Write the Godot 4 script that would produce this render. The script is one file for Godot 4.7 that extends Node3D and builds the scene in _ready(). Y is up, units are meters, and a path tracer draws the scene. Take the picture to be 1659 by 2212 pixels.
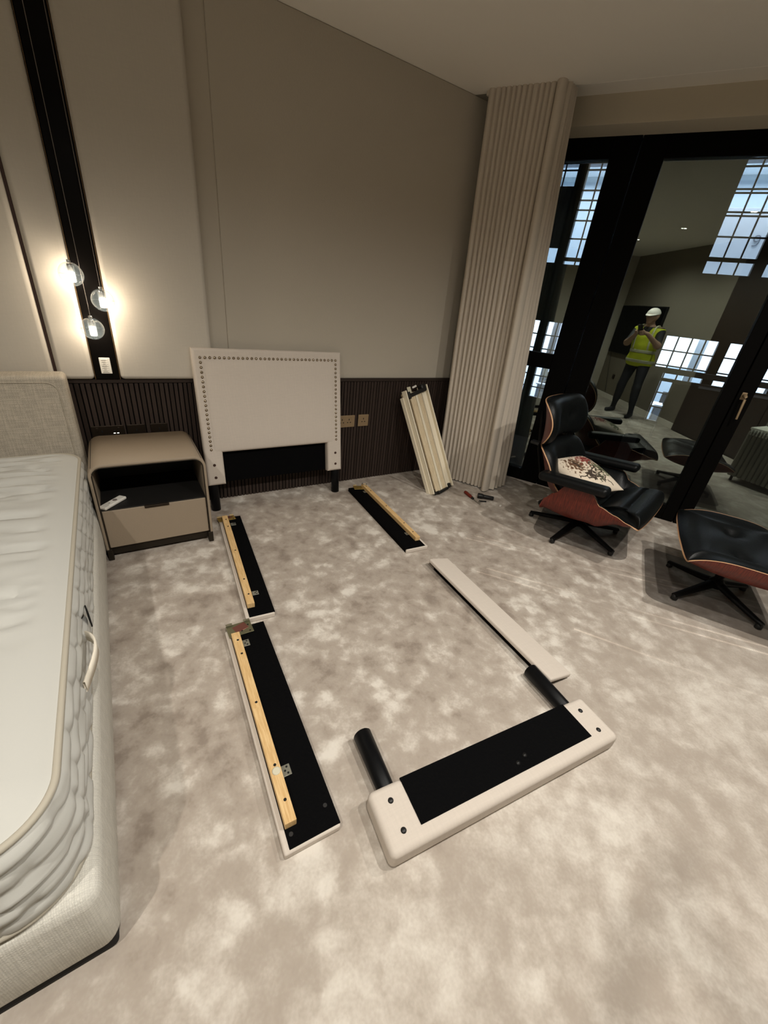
extends Node3D
# Bedroom with a dismantled single bed on the carpet. Metres, y up. The headboard wall is z = -2.745, the window wall is turned by TH:
# its own axes are g (out through the glass) and s (along the wall).

const TH := 0.49804
const EYE := Vector3(0, 1.38, 0)
const WALL_Z := -2.745
const CEIL := 2.56
var gh := Vector3(cos(TH), 0, -sin(TH))
var wd := Vector3(sin(TH), 0, cos(TH))
var used := {}
var mats := {}
var group_no := 1


# ---------- naming ----------
func numbered(called: String) -> String:
	if not used.has(called):
		used[called] = 0
		return called
	used[called] += 1
	return "%s_%03d" % [called, used[called]]

func tag(o: Node3D, label: String, category := "", group := "", kind := "") -> Node3D:
	o.set_meta("label", label)
	if category: o.set_meta("category", category)
	if group: o.set_meta("group", group)
	if kind: o.set_meta("kind", kind)
	return o

func thing(called: String, label: String, category: String, at := Vector3.ZERO, turn := 0.0, group := "", kind := "") -> Node3D:
	var o := Node3D.new()
	o.name = numbered(called)
	add_child(o)
	o.position = at
	o.rotation.y = turn
	tag(o, label, category, group, kind)
	return o

func part(called: String, mesh: Mesh, mat: Material, parent: Node3D, at := Vector3.ZERO, rot := Vector3.ZERO) -> MeshInstance3D:
	var o := MeshInstance3D.new()
	o.name = called
	o.mesh = mesh
	o.material_override = mat
	o.cast_shadow = GeometryInstance3D.SHADOW_CASTING_SETTING_ON
	o.position = at
	o.rotation = rot
	parent.add_child(o, true)
	return o

func single(called: String, mesh: Mesh, mat: Material, label: String, category: String, at := Vector3.ZERO, rot := Vector3.ZERO, group := "", kind := "") -> MeshInstance3D:
	var o := MeshInstance3D.new()
	o.name = numbered(called)
	o.mesh = mesh
	o.material_override = mat
	o.position = at
	o.rotation = rot
	add_child(o)
	tag(o, label, category, group, kind)
	return o

func gs(g: float, s: float, y := 0.0) -> Vector3:
	return gh * g + wd * s + Vector3(0, y, 0)


# ---------- meshes ----------
func arrays(v: PackedVector3Array, n: PackedVector3Array, uv: PackedVector2Array, ix: PackedInt32Array) -> ArrayMesh:
	var a := []
	a.resize(Mesh.ARRAY_MAX)
	a[Mesh.ARRAY_VERTEX] = v
	a[Mesh.ARRAY_NORMAL] = n
	if uv.size(): a[Mesh.ARRAY_TEX_UV] = uv
	a[Mesh.ARRAY_INDEX] = ix
	var m := ArrayMesh.new()
	m.add_surface_from_arrays(Mesh.PRIMITIVE_TRIANGLES, a)
	return m

# a box with rounded edges, centred
func rbox(sx: float, sy: float, sz: float, r := 0.004, seg := 1) -> ArrayMesh:
	var h := Vector3(sx, sy, sz) / 2.0
	r = minf(r, minf(h.x, minf(h.y, h.z)) * 0.98)
	var inner := h - Vector3(r, r, r)
	var v := PackedVector3Array(); var n := PackedVector3Array(); var uv := PackedVector2Array(); var ix := PackedInt32Array()
	var steps := [1.0]
	if seg == 2: steps = [1.0, 0.414]
	if seg == 3: steps = [1.0, 0.577, 0.268]
	for axis in 3:
		for sgn in [-1.0, 1.0]:
			var ai := (axis + 1) % 3
			var bi := (axis + 2) % 3
			if sgn < 0.0:
				var t := ai; ai = bi; bi = t
			var la := []; var lb := []
			for k in steps:
				la.append(-inner[ai] - r * k); lb.append(-inner[bi] - r * k)
			la.append(-inner[ai]); la.append(inner[ai]); lb.append(-inner[bi]); lb.append(inner[bi])
			for q in range(steps.size() - 1, -1, -1):
				la.append(inner[ai] + r * steps[q]); lb.append(inner[bi] + r * steps[q])
			var first := v.size()
			for j in lb.size():
				for i in la.size():
					var p := Vector3.ZERO
					p[axis] = sgn * h[axis]
					p[ai] = la[i]; p[bi] = lb[j]
					var c := Vector3(clampf(p.x, -inner.x, inner.x), clampf(p.y, -inner.y, inner.y), clampf(p.z, -inner.z, inner.z))
					var d := (p - c).normalized()
					v.append(c + d * r); n.append(d)
					uv.append(Vector2(p[ai], p[bi]))
			var w := la.size()
			for j in lb.size() - 1:
				for i in w - 1:
					var o := first + j * w + i
					ix.append_array([o, o + w + 1, o + 1, o, o + w, o + w + 1])
	return arrays(v, n, uv, ix)

func new_st() -> SurfaceTool:
	var st := SurfaceTool.new()
	st.begin(Mesh.PRIMITIVE_TRIANGLES)
	return st

func done(st: SurfaceTool) -> ArrayMesh:
	st.generate_normals()
	st.index()
	return st.commit()

# quads over rows of points; seen from the side where u runs right and v runs up
func surf(st: SurfaceTool, rows: Array, closed := false, flip := false, smooth := true) -> void:
	group_no += 1
	st.set_smooth_group(group_no if smooth else -1)
	var nv := rows.size()
	var nu: int = rows[0].size()
	for j in nv - 1:
		for i in (nu if closed else nu - 1):
			var k := (i + 1) % nu
			var a: Vector3 = rows[j][i]; var b: Vector3 = rows[j][k]; var c: Vector3 = rows[j + 1][k]; var d: Vector3 = rows[j + 1][i]
			var ua := Vector2(float(i) / (nu - 1), float(j) / (nv - 1)); var ub := Vector2(float(i + 1) / (nu - 1), ua.y)
			var ud := Vector2(ua.x, float(j + 1) / (nv - 1)); var uc := Vector2(ub.x, ud.y)
			if flip: _quad(st, d, c, b, a, ud, uc, ub, ua)
			else: _quad(st, a, b, c, d, ua, ub, uc, ud)

func _quad(st: SurfaceTool, a: Vector3, b: Vector3, c: Vector3, d: Vector3, ua: Vector2, ub: Vector2, uc: Vector2, ud: Vector2) -> void:
	for q in [[a, ua, c, uc, b, ub], [a, ua, d, ud, c, uc]]:
		if q[0].is_equal_approx(q[2]) or q[2].is_equal_approx(q[4]) or q[0].is_equal_approx(q[4]): continue
		st.set_uv(q[1]); st.add_vertex(q[0])
		st.set_uv(q[3]); st.add_vertex(q[2])
		st.set_uv(q[5]); st.add_vertex(q[4])

# a flat fan over a ring (convex), facing n
func cap(st: SurfaceTool, ring: Array, n: Vector3) -> void:
	group_no += 1
	st.set_smooth_group(group_no)
	var c := Vector3.ZERO
	for p in ring: c += p
	c /= ring.size()
	for i in ring.size():
		var a: Vector3 = ring[i]; var b: Vector3 = ring[(i + 1) % ring.size()]
		if (a - c).cross(b - c).dot(n) > 0: 
			var t := a; a = b; b = t
		for p in [c, a, b]:
			st.set_uv(Vector2(p.x, p.z)); st.add_vertex(p)

# profile of [radius, y] turned round y
func lathe(profile: Array, seg := 24, closed := true) -> ArrayMesh:
	var st := new_st()
	var rows := []
	for p in profile:
		var row := []
		for i in seg:
			var a := TAU * i / seg
			row.append(Vector3(cos(a) * p[0], p[1], -sin(a) * p[0]))
		rows.append(row)
	surf(st, rows, true)
	if closed:
		if profile[0][0] > 0.0001: cap(st, rows[0], Vector3.DOWN)
		if profile[-1][0] > 0.0001: cap(st, rows[-1], Vector3.UP)
	return done(st)

func cyl(r: float, h: float, seg := 20, r2 := -1.0, bev := 0.15) -> ArrayMesh:
	if r2 < 0: r2 = r
	var b := minf(minf(r, r2) * bev, h * 0.3)
	return lathe([[r - b, 0], [r, b], [r2, h - b], [r2 - b, h]], seg)

# tube along points
func tube_into(st: SurfaceTool, pts: Array, radius, seg := 8, closed := false) -> void:
	var rows := []
	var up := Vector3.UP
	var n := pts.size()
	for i in n:
		var a: Vector3 = pts[i - 1] if i > 0 else (pts[n - 1] if closed else pts[0])
		var b: Vector3 = pts[i + 1] if i < n - 1 else (pts[0] if closed else pts[n - 1])
		var t := (b - a).normalized()
		var ref := up if absf(t.dot(up)) < 0.95 else Vector3.RIGHT
		var x := t.cross(ref).normalized()
		var y := x.cross(t)
		var r: float = radius[i] if radius is Array else radius
		var row := []
		for k in seg:
			var an := TAU * k / seg
			row.append(pts[i] + (x * cos(an) + y * sin(an)) * r)
		rows.append(row)
	if closed: rows.append(rows[0])
	surf(st, rows, true)
	if not closed:
		cap(st, rows[0], (pts[0] - pts[1]).normalized())
		cap(st, rows[-1], (pts[n - 1] - pts[n - 2]).normalized())

func tube(pts: Array, radius, seg := 8, closed := false) -> ArrayMesh:
	var st := new_st()
	tube_into(st, pts, radius, seg, closed)
	return done(st)

# extrusion of a convex-or-not polygon (x, z) between two heights
func slab(poly: PackedVector2Array, y0: float, y1: float, uv_per_m := 1.0, uv_off := Vector2.ZERO) -> ArrayMesh:
	var st := new_st()
	st.set_smooth_group(-1)
	var tri := Geometry2D.triangulate_polygon(poly)
	for side in 2:
		for t in range(0, tri.size(), 3):
			var p := [poly[tri[t]], poly[tri[t + 1]], poly[tri[t + 2]]]
			var cr: float = (p[1] - p[0]).cross(p[2] - p[0])
			if (cr < 0) == (side == 1):
				p.reverse()
			for q in p:
				st.set_uv(q * uv_per_m + uv_off)
				st.add_vertex(Vector3(q.x, y1 if side == 1 else y0, q.y))
	var area := 0.0
	for i in poly.size(): area += poly[i].cross(poly[(i + 1) % poly.size()])
	for i in poly.size():
		var a := poly[i]; var b := poly[(i + 1) % poly.size()]
		if area < 0:
			var t := a; a = b; b = t
		_quad(st, Vector3(b.x, y0, b.y), Vector3(a.x, y0, a.y), Vector3(a.x, y1, a.y), Vector3(b.x, y1, b.y), b * uv_per_m, a * uv_per_m, a * uv_per_m, b * uv_per_m)
	return done(st)

# a curved sheet from f(u, v), u and v in -1..1, with thickness th along its normal; returns [faces, rim]
func sheet(f: Callable, nu: int, nv: int, th: float) -> Array:
	var top := []; var bot := []
	for j in nv + 1:
		var rt := []; var rb := []
		for i in nu + 1:
			var u := -1.0 + 2.0 * i / nu
			var v := -1.0 + 2.0 * j / nv
			var p: Vector3 = f.call(u, v)
			var e := 0.01
			var du: Vector3 = f.call(minf(u + e, 1.0), v) - f.call(maxf(u - e, -1.0), v)
			var dv: Vector3 = f.call(u, minf(v + e, 1.0)) - f.call(u, maxf(v - e, -1.0))
			var n := du.cross(dv).normalized()
			rt.append(p + n * th * 0.5); rb.append(p - n * th * 0.5)
		top.append(rt); bot.append(rb)
	var st := new_st()
	surf(st, top); surf(st, bot, false, true)
	var rim := new_st()
	var loop := []
	for i in nu: loop.append([0, i])
	for j in nv: loop.append([j, nu])
	for i in nu: loop.append([nv, nu - i])
	for j in nv: loop.append([nv - j, 0])
	var lo := []; var hi := []
	for q in loop:
		lo.append(bot[q[0]][q[1]]); hi.append(top[q[0]][q[1]])
	surf(rim, [lo, hi], true)
	return [done(st), done(rim)]

# a stuffed pad over f(u, v): thickness swells from the edge to th in the middle, on the side of the normal
func pad(f: Callable, nu: int, nv: int, th: float, base := 0.004, extra = null) -> ArrayMesh:
	var top := []; var bot := []
	for j in nv + 1:
		var rt := []; var rb := []
		for i in nu + 1:
			# crowd the samples towards the edge
			var u := sin(PI / 2 * (-1.0 + 2.0 * i / nu))
			var v := sin(PI / 2 * (-1.0 + 2.0 * j / nv))
			var p: Vector3 = f.call(u, v)
			var e := 0.01
			var du: Vector3 = f.call(minf(u + e, 1.0), v) - f.call(maxf(u - e, -1.0), v)
			var dv: Vector3 = f.call(u, minf(v + e, 1.0)) - f.call(u, maxf(v - e, -1.0))
			var n := du.cross(dv).normalized()
			var w := pow(maxf(0.0, 1.0 - pow(absf(u), 5.0)), 0.5) * pow(maxf(0.0, 1.0 - pow(absf(v), 5.0)), 0.5)
			var d := base + th * w
			if extra != null: d += extra.call(u, v) * w
			rt.append(p + n * d); rb.append(p + n * base)
		top.append(rt); bot.append(rb)
	var st := new_st()
	surf(st, top); surf(st, bot, false, true)
	return done(st)

func lerp_pts(pts: Array, x: float) -> float:
	if x <= pts[0][0]: return pts[0][1]
	for i in pts.size() - 1:
		if x <= pts[i + 1][0]:
			var t: float = (x - pts[i][0]) / (pts[i + 1][0] - pts[i][0])
			t = t * t * (3.0 - 2.0 * t)
			return lerpf(pts[i][1], pts[i + 1][1], t)
	return pts[-1][1]


# ---------- materials ----------
func mat(called: String, c: Color, rough := 0.8, metal := 0.0, spec := 0.5) -> StandardMaterial3D:
	var m := StandardMaterial3D.new()
	m.resource_name = called
	m.albedo_color = c
	m.roughness = rough
	m.metallic = metal
	m.metallic_specular = spec
	mats[called] = m
	return m

func rgb8(r: int, g: int, b: int) -> Color:
	return Color(r / 255.0, g / 255.0, b / 255.0)

func noise(freq: float, seed_: int, oct := 3, type := FastNoiseLite.TYPE_SIMPLEX_SMOOTH) -> FastNoiseLite:
	var n := FastNoiseLite.new()
	n.seed = seed_
	n.frequency = freq
	n.noise_type = type
	n.fractal_octaves = oct
	return n

func weave_image(size: int, threads: int, seed_: int, slub := 0.5) -> Image:
	var im := Image.create(size, size, false, Image.FORMAT_RGB8)
	var rng := RandomNumberGenerator.new()
	rng.seed = seed_
	var n := noise(0.02, seed_, 2)
	var px := size / threads
	for y in size:
		for x in size:
			var a := (x / px + y / px) % 2
			var fx := sin(PI * (x % px + 0.5) / px); var fy := sin(PI * (y % px + 0.5) / px)
			var h := (fx if a == 0 else fy) * 0.5 + 0.3
			var s := n.get_noise_2d(x * 0.5 if a == 0 else x * 6.0, y * 6.0 if a == 0 else y * 0.5) * slub
			var k := clampf(h + s * 0.6 + rng.randf() * 0.12, 0.0, 1.0)
			im.set_pixel(x, y, Color(k, k, k))
	return im

func bump(m: StandardMaterial3D, tex: Texture2D, scale_cm: float, uv: float, tri := true) -> void:
	m.heightmap_enabled = true
	m.heightmap_texture = tex
	m.heightmap_scale = scale_cm
	if tri:
		m.uv1_triplanar = true
		m.uv1_scale = Vector3(uv, uv, uv)

# tinted cloth: the weave darkens and lightens the colour a little
func cloth(called: String, c: Color, weave: Image, contrast: float, uv: float, depth_cm: float, rough := 0.95) -> StandardMaterial3D:
	var im := Image.create(weave.get_width(), weave.get_height(), false, Image.FORMAT_RGB8)
	for y in im.get_height():
		for x in im.get_width():
			var k := 1.0 + (weave.get_pixel(x, y).r - 0.6) * contrast
			im.set_pixel(x, y, Color(minf(c.r * k, 1), minf(c.g * k, 1), minf(c.b * k, 1)))
	var m := mat(called, Color.WHITE, rough, 0.0, 0.3)
	m.albedo_texture = ImageTexture.create_from_image(im)
	bump(m, ImageTexture.create_from_image(weave), depth_cm, uv)
	return m

func wood(called: String, a: Color, b: Color, seed_: int, scale: Vector3, rough := 0.5) -> StandardMaterial3D:
	var n := noise(0.03, seed_, 4)
	var n2 := noise(0.2, seed_ + 5, 2)
	var im := Image.create(256, 256, false, Image.FORMAT_RGB8)
	for y in 256:
		for x in 256:
			var k := n.get_noise_2d(x, y) * 0.9 + 0.5
			k = clampf(k + n2.get_noise_2d(x, y) * 0.25, 0.0, 1.0)
			im.set_pixel(x, y, a.lerp(b, k))
	var m := mat(called, Color.WHITE, rough)
	m.albedo_texture = ImageTexture.create_from_image(im)
	m.uv1_triplanar = true
	m.uv1_scale = scale
	return m

func carpet_image(size: int) -> Image:
	var warp := noise(0.0145, 11, 5)
	warp.domain_warp_enabled = true
	warp.domain_warp_amplitude = 38.0
	warp.domain_warp_frequency = 0.012
	warp.domain_warp_fractal_octaves = 3
	var broad := noise(0.0028, 23, 3)
	var fine := noise(0.22, 31, 2)
	var wisp := noise(0.030, 47, 4)
	wisp.domain_warp_enabled = true
	wisp.domain_warp_amplitude = 22.0
	wisp.domain_warp_frequency = 0.02
	var dabs := dab_field(size / 2, size)
	var a := warp.get_image(size, size, false, false, false).get_data()
	var b := broad.get_image(size, size, false, false, false).get_data()
	var c := fine.get_image(size, size, false, false, false).get_data()
	var d := wisp.get_image(size, size, false, false, false).get_data()
	var lo: Color = CARPET[0]; var mid: Color = CARPET[1]; var hi: Color = CARPET[2]
	var lut := PackedByteArray()
	for k in 256:
		var t := k / 255.0
		var col := lo.lerp(mid, smoothstep(0.14, 0.47, t)).lerp(hi, smoothstep(0.44, 0.84, t))
		lut.append_array([int(col.r * 255), int(col.g * 255), int(col.b * 255)])
	var flat := PackedFloat32Array()  # painted sheen falloff: contrast factor per texture row, lowest nearest the camera
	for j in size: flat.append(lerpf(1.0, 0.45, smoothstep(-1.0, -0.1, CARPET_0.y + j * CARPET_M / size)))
	var out := PackedByteArray()
	out.resize(size * size * 3)
	var at := 0
	for i in size * size:
		# near floor painted lighter and lower in contrast, standing in for viewing-angle sheen
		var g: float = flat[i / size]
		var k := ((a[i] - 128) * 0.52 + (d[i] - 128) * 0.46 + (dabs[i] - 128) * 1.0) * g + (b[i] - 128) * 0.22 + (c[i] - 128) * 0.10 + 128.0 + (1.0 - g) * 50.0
		var q := clampi(int(k), 0, 255) * 3
		out[at] = lut[q]; out[at + 1] = lut[q + 1]; out[at + 2] = lut[q + 2]
		at += 3
	return Image.create_from_data(size, size, false, Image.FORMAT_RGB8, out)

# the nap pressed and brushed in overlapping dabs: each is light at one end and fades at the other
func dab_field(n: int, size: int) -> PackedByteArray:
	var rng := RandomNumberGenerator.new()
	rng.seed = 404
	var f := PackedFloat32Array()
	f.resize(n * n)
	f.fill(-0.10)
	var px := n / CARPET_M
	for k in 4200:
		var c := Vector2(rng.randf(), rng.randf()) * n
		var big := rng.randf()
		var la := lerpf(0.045, 0.13, big * big) * px
		var lb := la * rng.randf_range(0.40, 0.75)
		var ang := rng.randf() * TAU
		var ax := Vector2.from_angle(ang)
		var amp := rng.randf_range(0.22, 0.62) * (1.0 if rng.randf() < 0.66 else -0.75)
		var bend := rng.randf_range(-0.5, 0.5)
		var r := int(la) + 1
		for y in range(-r, r + 1):
			var row := posmod(int(c.y) + y, n) * n
			for x in range(-r, r + 1):
				var u := (x * ax.x + y * ax.y) / la
				var v := (y * ax.x - x * ax.y) / lb + bend * u * u
				var q := u * u + v * v
				if q >= 1.0: continue
				var e := 1.0 - q
				f[row + posmod(int(c.x) + x, n)] += amp * minf(e * 1.8, 1.0) * (0.5 + 0.5 * u)
	var im := Image.create(n, n, false, Image.FORMAT_L8)
	var data := PackedByteArray()
	data.resize(n * n)
	for i in n * n:
		var t := f[i]
		data[i] = clampi(int(128.0 + 95.0 * t / (1.0 + absf(t) * 0.55)), 0, 255)
	im = Image.create_from_data(n, n, false, Image.FORMAT_L8, data)
	im.resize(size, size, Image.INTERPOLATE_CUBIC)
	return im.get_data()

const CARPET := [Color(0.555, 0.508, 0.465), Color(0.665, 0.622, 0.577), Color(0.845, 0.818, 0.778)]

# pale strokes that a vacuum cleaner left in the pile, as lines between two floor points
func stroke(im: Image, p0: Vector2, p1: Vector2, width: float, gain: float, side: float) -> void:
	var size := im.get_width()
	var n := int(p0.distance_to(p1) / CARPET_M * size * 1.2)
	var across := (p1 - p0).orthogonal().normalized()
	for i in n:
		var p := p0.lerp(p1, float(i) / n)
		var w := int(width / CARPET_M * size)
		for k in range(-w, w + 1):
			var q := (p + across * (k * CARPET_M / size) - CARPET_0) / CARPET_M * size
			var x := posmod(int(q.x), size); var y := posmod(int(q.y), size)
			var f := gain * exp(-pow(float(k) / maxf(w, 1) * 2.0, 2.0)) * (0.6 + 0.4 * sin(i * 0.01 + side))
			var c := im.get_pixel(x, y)
			im.set_pixel(x, y, Color(minf(c.r * (1.0 + f), 1), minf(c.g * (1.0 + f), 1), minf(c.b * (1.0 + f), 1)))

const CARPET_M := 5.2
const CARPET_0 := Vector2(-0.7, -3.0)

func make_materials() -> void:
	var weave := weave_image(128, 32, 5, 0.6)
	var fineweave := weave_image(128, 64, 9, 0.3)
	var grain := NoiseTexture2D.new()
	grain.width = 256; grain.height = 256; grain.seamless = true
	grain.noise = noise(0.05, 3, 4)
	mats["grain"] = grain
	mat("white_paint", rgb8(232, 226, 215), 0.9, 0.0, 0.2)
	mat("wall_paint", rgb8(185, 177, 163), 0.92, 0.0, 0.2)
	bump(mats.wall_paint, grain, 0.03, 6.0)
	mat("front_wall_paint", rgb8(128, 121, 108), 0.92, 0.0, 0.2)  # darker tone than wall_paint, used on the front wall alone
	mat("beam_paint", rgb8(194, 184, 164), 0.92, 0.0, 0.2)
	cloth("panel_cloth", rgb8(189, 182, 170), fineweave, 0.10, 9.0, 0.02)
	cloth("bed_cloth", rgb8(174, 165, 150), weave, 0.42, 7.0, 0.08)
	cloth("base_cloth", rgb8(198, 195, 186), weave, 0.26, 7.5, 0.12)
	cloth("cream_cloth", rgb8(203, 193, 182), fineweave, 0.14, 8.0, 0.03)
	cloth("curtain_cloth", rgb8(198, 188, 174), fineweave, 0.10, 7.0, 0.02)
	mat("mattress_knit", rgb8(188, 187, 181), 0.85, 0.0, 0.3)
	bump(mats.mattress_knit, ImageTexture.create_from_image(fineweave), 0.02, 10.0)
	mat("mattress_piping", rgb8(172, 165, 150), 0.8)
	mat("strap", rgb8(222, 214, 198), 0.8)
	mat("black_liner", rgb8(9, 9, 10), 0.8, 0.0, 0.14)
	bump(mats.black_liner, grain, 0.12, 5.0)
	mat("black_leg", rgb8(9, 10, 12), 0.42, 0.0, 0.3)
	mat("black_plastic", rgb8(12, 12, 12), 0.5)
	mat("dark_slat", rgb8(56, 46, 41), 0.6, 0.0, 0.3)
	mat("dark_slat_b", rgb8(50, 41, 36), 0.6, 0.0, 0.3)
	mat("groove", rgb8(16, 13, 11), 0.8, 0.0, 0.2)
	mat("black_gloss", rgb8(10, 8, 7), 0.3, 0.0, 0.2)
	mat("seam_brown", rgb8(60, 34, 24), 0.6)
	mat("brass", rgb8(96, 74, 46), 0.5, 0.5)
	mat("aged_brass", rgb8(150, 128, 98), 0.5, 0.35)
	mat("bronze", rgb8(46, 37, 28), 0.42, 0.6)
	mat("nail_metal", rgb8(158, 146, 128), 0.24, 0.95)
	mat("zinc", rgb8(170, 170, 158), 0.35, 0.75)
	mat("yellow_zinc", rgb8(178, 150, 84), 0.4, 0.7)
	mat("rose_zinc", rgb8(168, 112, 104), 0.28, 0.85)
	mat("green_zinc", rgb8(146, 144, 116), 0.3, 0.8)
	mat("steel", rgb8(190, 190, 188), 0.3, 1.0)
	mat("hole", rgb8(8, 7, 6), 0.9)
	mat("white_plastic", rgb8(228, 224, 214), 0.45)
	mat("grey_mark", rgb8(120, 112, 104), 0.7)
	mat("stand_leather", rgb8(150, 135, 116), 0.6)
	bump(mats.stand_leather, grain, 0.04, 9.0)
	mat("stand_inside", rgb8(20, 18, 16), 0.6)
	mat("stand_metal", rgb8(44, 38, 30), 0.45, 0.5)
	mat("leather", rgb8(11, 13, 14), 0.42, 0.0, 0.32)
	bump(mats.leather, grain, 0.06, 7.0)
	mat("frame_black", rgb8(8, 7, 6), 0.6, 0.0, 0.16)
	mat("chair_metal", rgb8(10, 10, 10), 0.5, 0.0, 0.25)
	wood("rosewood", rgb8(120, 44, 28), rgb8(74, 23, 15), 3, Vector3(13, 1.4, 13), 0.4)
	mat("ply_edge", rgb8(188, 146, 108), 0.6)
	wood("pine", rgb8(226, 194, 142), rgb8(204, 164, 108), 13, Vector3(14, 14, 1.2), 0.6)
	mat("slat_edge_lit", rgb8(240, 230, 206), 0.5)  # paler than slat_wood: light catching the edges is painted into the colour
	wood("slat_wood", rgb8(232, 217, 186), rgb8(206, 184, 148), 17, Vector3(16, 1.2, 16), 0.5)
	wood("brown_wood", rgb8(50, 36, 25), rgb8(38, 27, 18), 19, Vector3(6, 0.8, 6), 0.5)
	mat("red_handle", rgb8(112, 30, 16), 0.4)
	mat("tag_paper", rgb8(206, 200, 176), 0.8)
	mat("paper", rgb8(226, 222, 214), 0.8)
	var mm := mat("mat_sheet", Color(0.29, 0.26, 0.235, 0.24), 0.4)
	mm.transparency = BaseMaterial3D.TRANSPARENCY_ALPHA
	# coated glass: an even share of the light is mirrored, the rest passes
	var one := Image.create(2, 2, false, Image.FORMAT_RGB8)
	one.fill(Color.WHITE)
	var gl := mat("coated_glass", Color(0.90, 0.96, 0.93, 0.17), 0.0, 1.0)
	gl.albedo_texture = ImageTexture.create_from_image(one)
	gl.transparency = BaseMaterial3D.TRANSPARENCY_ALPHA
	var bg := mat("ball_glass", Color(0.32, 0.36, 0.38, 0.13), 0.02)
	bg.transparency = BaseMaterial3D.TRANSPARENCY_ALPHA
	var og := mat("office_glass", Color(0.8, 0.9, 1.0, 0.05), 0.02)
	og.transparency = BaseMaterial3D.TRANSPARENCY_ALPHA
	mat("far_wall", rgb8(46, 42, 38), 0.9)
	mat("far_frame", rgb8(28, 30, 34), 0.7)
	mat("office_white", rgb8(214, 224, 232), 0.8)
	mat("office_blue", rgb8(176, 194, 206), 0.8)
	mat("office_grey", rgb8(120, 128, 138), 0.8)
	mat("office_dark", rgb8(46, 48, 54), 0.8)
	mat("tv_black", rgb8(8, 8, 9), 0.25, 0.0, 0.2)
	mat("ribbed_cloth", rgb8(126, 124, 112), 0.95)
	mat("fringe", rgb8(226, 226, 214), 0.95)

	var cm := mat("carpet", Color.WHITE, 0.95, 0.0, 0.15)
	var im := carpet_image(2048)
	for q in [[Vector2(1.82, -1.62), Vector2(3.0, -0.30)], [Vector2(1.90, -1.62), Vector2(3.08, -0.30)], [Vector2(1.62, -1.30), Vector2(2.7, 0.05)], [Vector2(1.70, -1.30), Vector2(2.78, 0.05)], [Vector2(1.75, -0.72), Vector2(2.35, 0.2)]]:
		stroke(im, q[0], q[1], 0.014, 0.16, q[0].x)
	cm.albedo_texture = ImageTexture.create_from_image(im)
	cm.heightmap_enabled = true
	var pile := NoiseTexture2D.new()
	pile.width = 512; pile.height = 512; pile.seamless = true
	pile.noise = noise(0.3, 77, 2)
	mats["pile"] = pile
	cm.heightmap_texture = pile
	cm.heightmap_scale = 0.25
	cm.rim_enabled = true
	cm.rim = 0.25
	cm.rim_tint = 0.6


# ---------- camera, light ----------
func camera_and_light() -> void:
	var cam := Camera3D.new()
	cam.name = "camera"
	cam.near = 0.01
	cam.far = 100.0
	cam.fov = 2.0 * rad_to_deg(atan(1106.0 / 873.0))
	cam.transform = Transform3D(Basis(Vector3(0.84760138, 0.10405258, 0.52033158), Vector3(0.168194, 0.87734044, -0.44942689), Vector3(-0.50327197, 0.4684515, 0.72613395)), EYE)
	add_child(cam)
	cam.current = true
	var env := Environment.new()
	env.background_mode = Environment.BG_SKY
	var sky := Sky.new()
	var sm := ProceduralSkyMaterial.new()
	sm.sky_top_color = Color(0.03, 0.035, 0.05)
	sm.sky_horizon_color = Color(0.05, 0.055, 0.07)
	sm.ground_bottom_color = Color(0.02, 0.02, 0.02)
	sm.ground_horizon_color = Color(0.03, 0.03, 0.035)
	sky.sky_material = sm
	env.sky = sky
	env.tonemap_mode = Environment.TONE_MAPPER_LINEAR
	env.tonemap_exposure = 1.0
	env.sdfgi_enabled = true
	env.ssao_enabled = true
	env.ssil_enabled = true
	var we := WorldEnvironment.new()
	we.name = "world"
	we.environment = env
	add_child(we)

const DOWN_E := 2.5        # each downlight
const PENDANT_E := 0.046    # each glass ball
const OFFICE_E := 70.0     # the lamps of each office floor

func downlights() -> void:
	var ring := lathe([[0.045, 0.0], [0.045, -0.004], [0.036, -0.004], [0.033, 0.02], [0.033, 0.03]], 28, false)
	var lens := cyl(0.0125, 0.004, 20)
	var lm := mat("lamp_lens", rgb8(255, 236, 208), 0.4)
	lm.emission_enabled = true
	lm.emission = rgb8(255, 250, 241)
	lm.emission_energy_multiplier = 14.0
	var xs := [0.2, -0.94, 1.36, 2.52]
	var names := ["recessed twin ceiling downlight mirrored brightest in the glass door", "recessed twin ceiling downlight mirrored beside the dark door post", "recessed twin ceiling downlight third along the row over the footboard", "recessed twin ceiling downlight last in the row toward the window"]
	for i in 4:
		var t := thing("downlight", names[i], "downlight", Vector3(xs[i], CEIL - 0.001, 0.02), 0.0, "recessed downlights in one row")
		part("trim_ring", ring, mats.white_paint, t, Vector3.ZERO)
		for s in [-1, 1]:
			part("lamp_lens", lens, lm, t, Vector3(s * 0.004, -0.004, s * 0.0165))
		var l := SpotLight3D.new()
		l.name = "downlight_beam"
		l.position = Vector3(0, -0.03, 0)
		l.rotation.x = -PI / 2
		l.light_color = rgb8(255, 250, 241)
		l.light_energy = DOWN_E
		l.spot_angle = 80
		l.spot_angle_attenuation = 0.85
		l.spot_range = 8
		l.spot_attenuation = 2.0
		l.light_size = 0.03
		l.shadow_enabled = true
		t.add_child(l)


# ---------- the room ----------
func struct(called: String, mesh: Mesh, m: Material, label: String, category: String, at := Vector3.ZERO, rot := Vector3.ZERO) -> MeshInstance3D:
	return single(called, mesh, m, label, category, at, rot, "", "structure")

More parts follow.
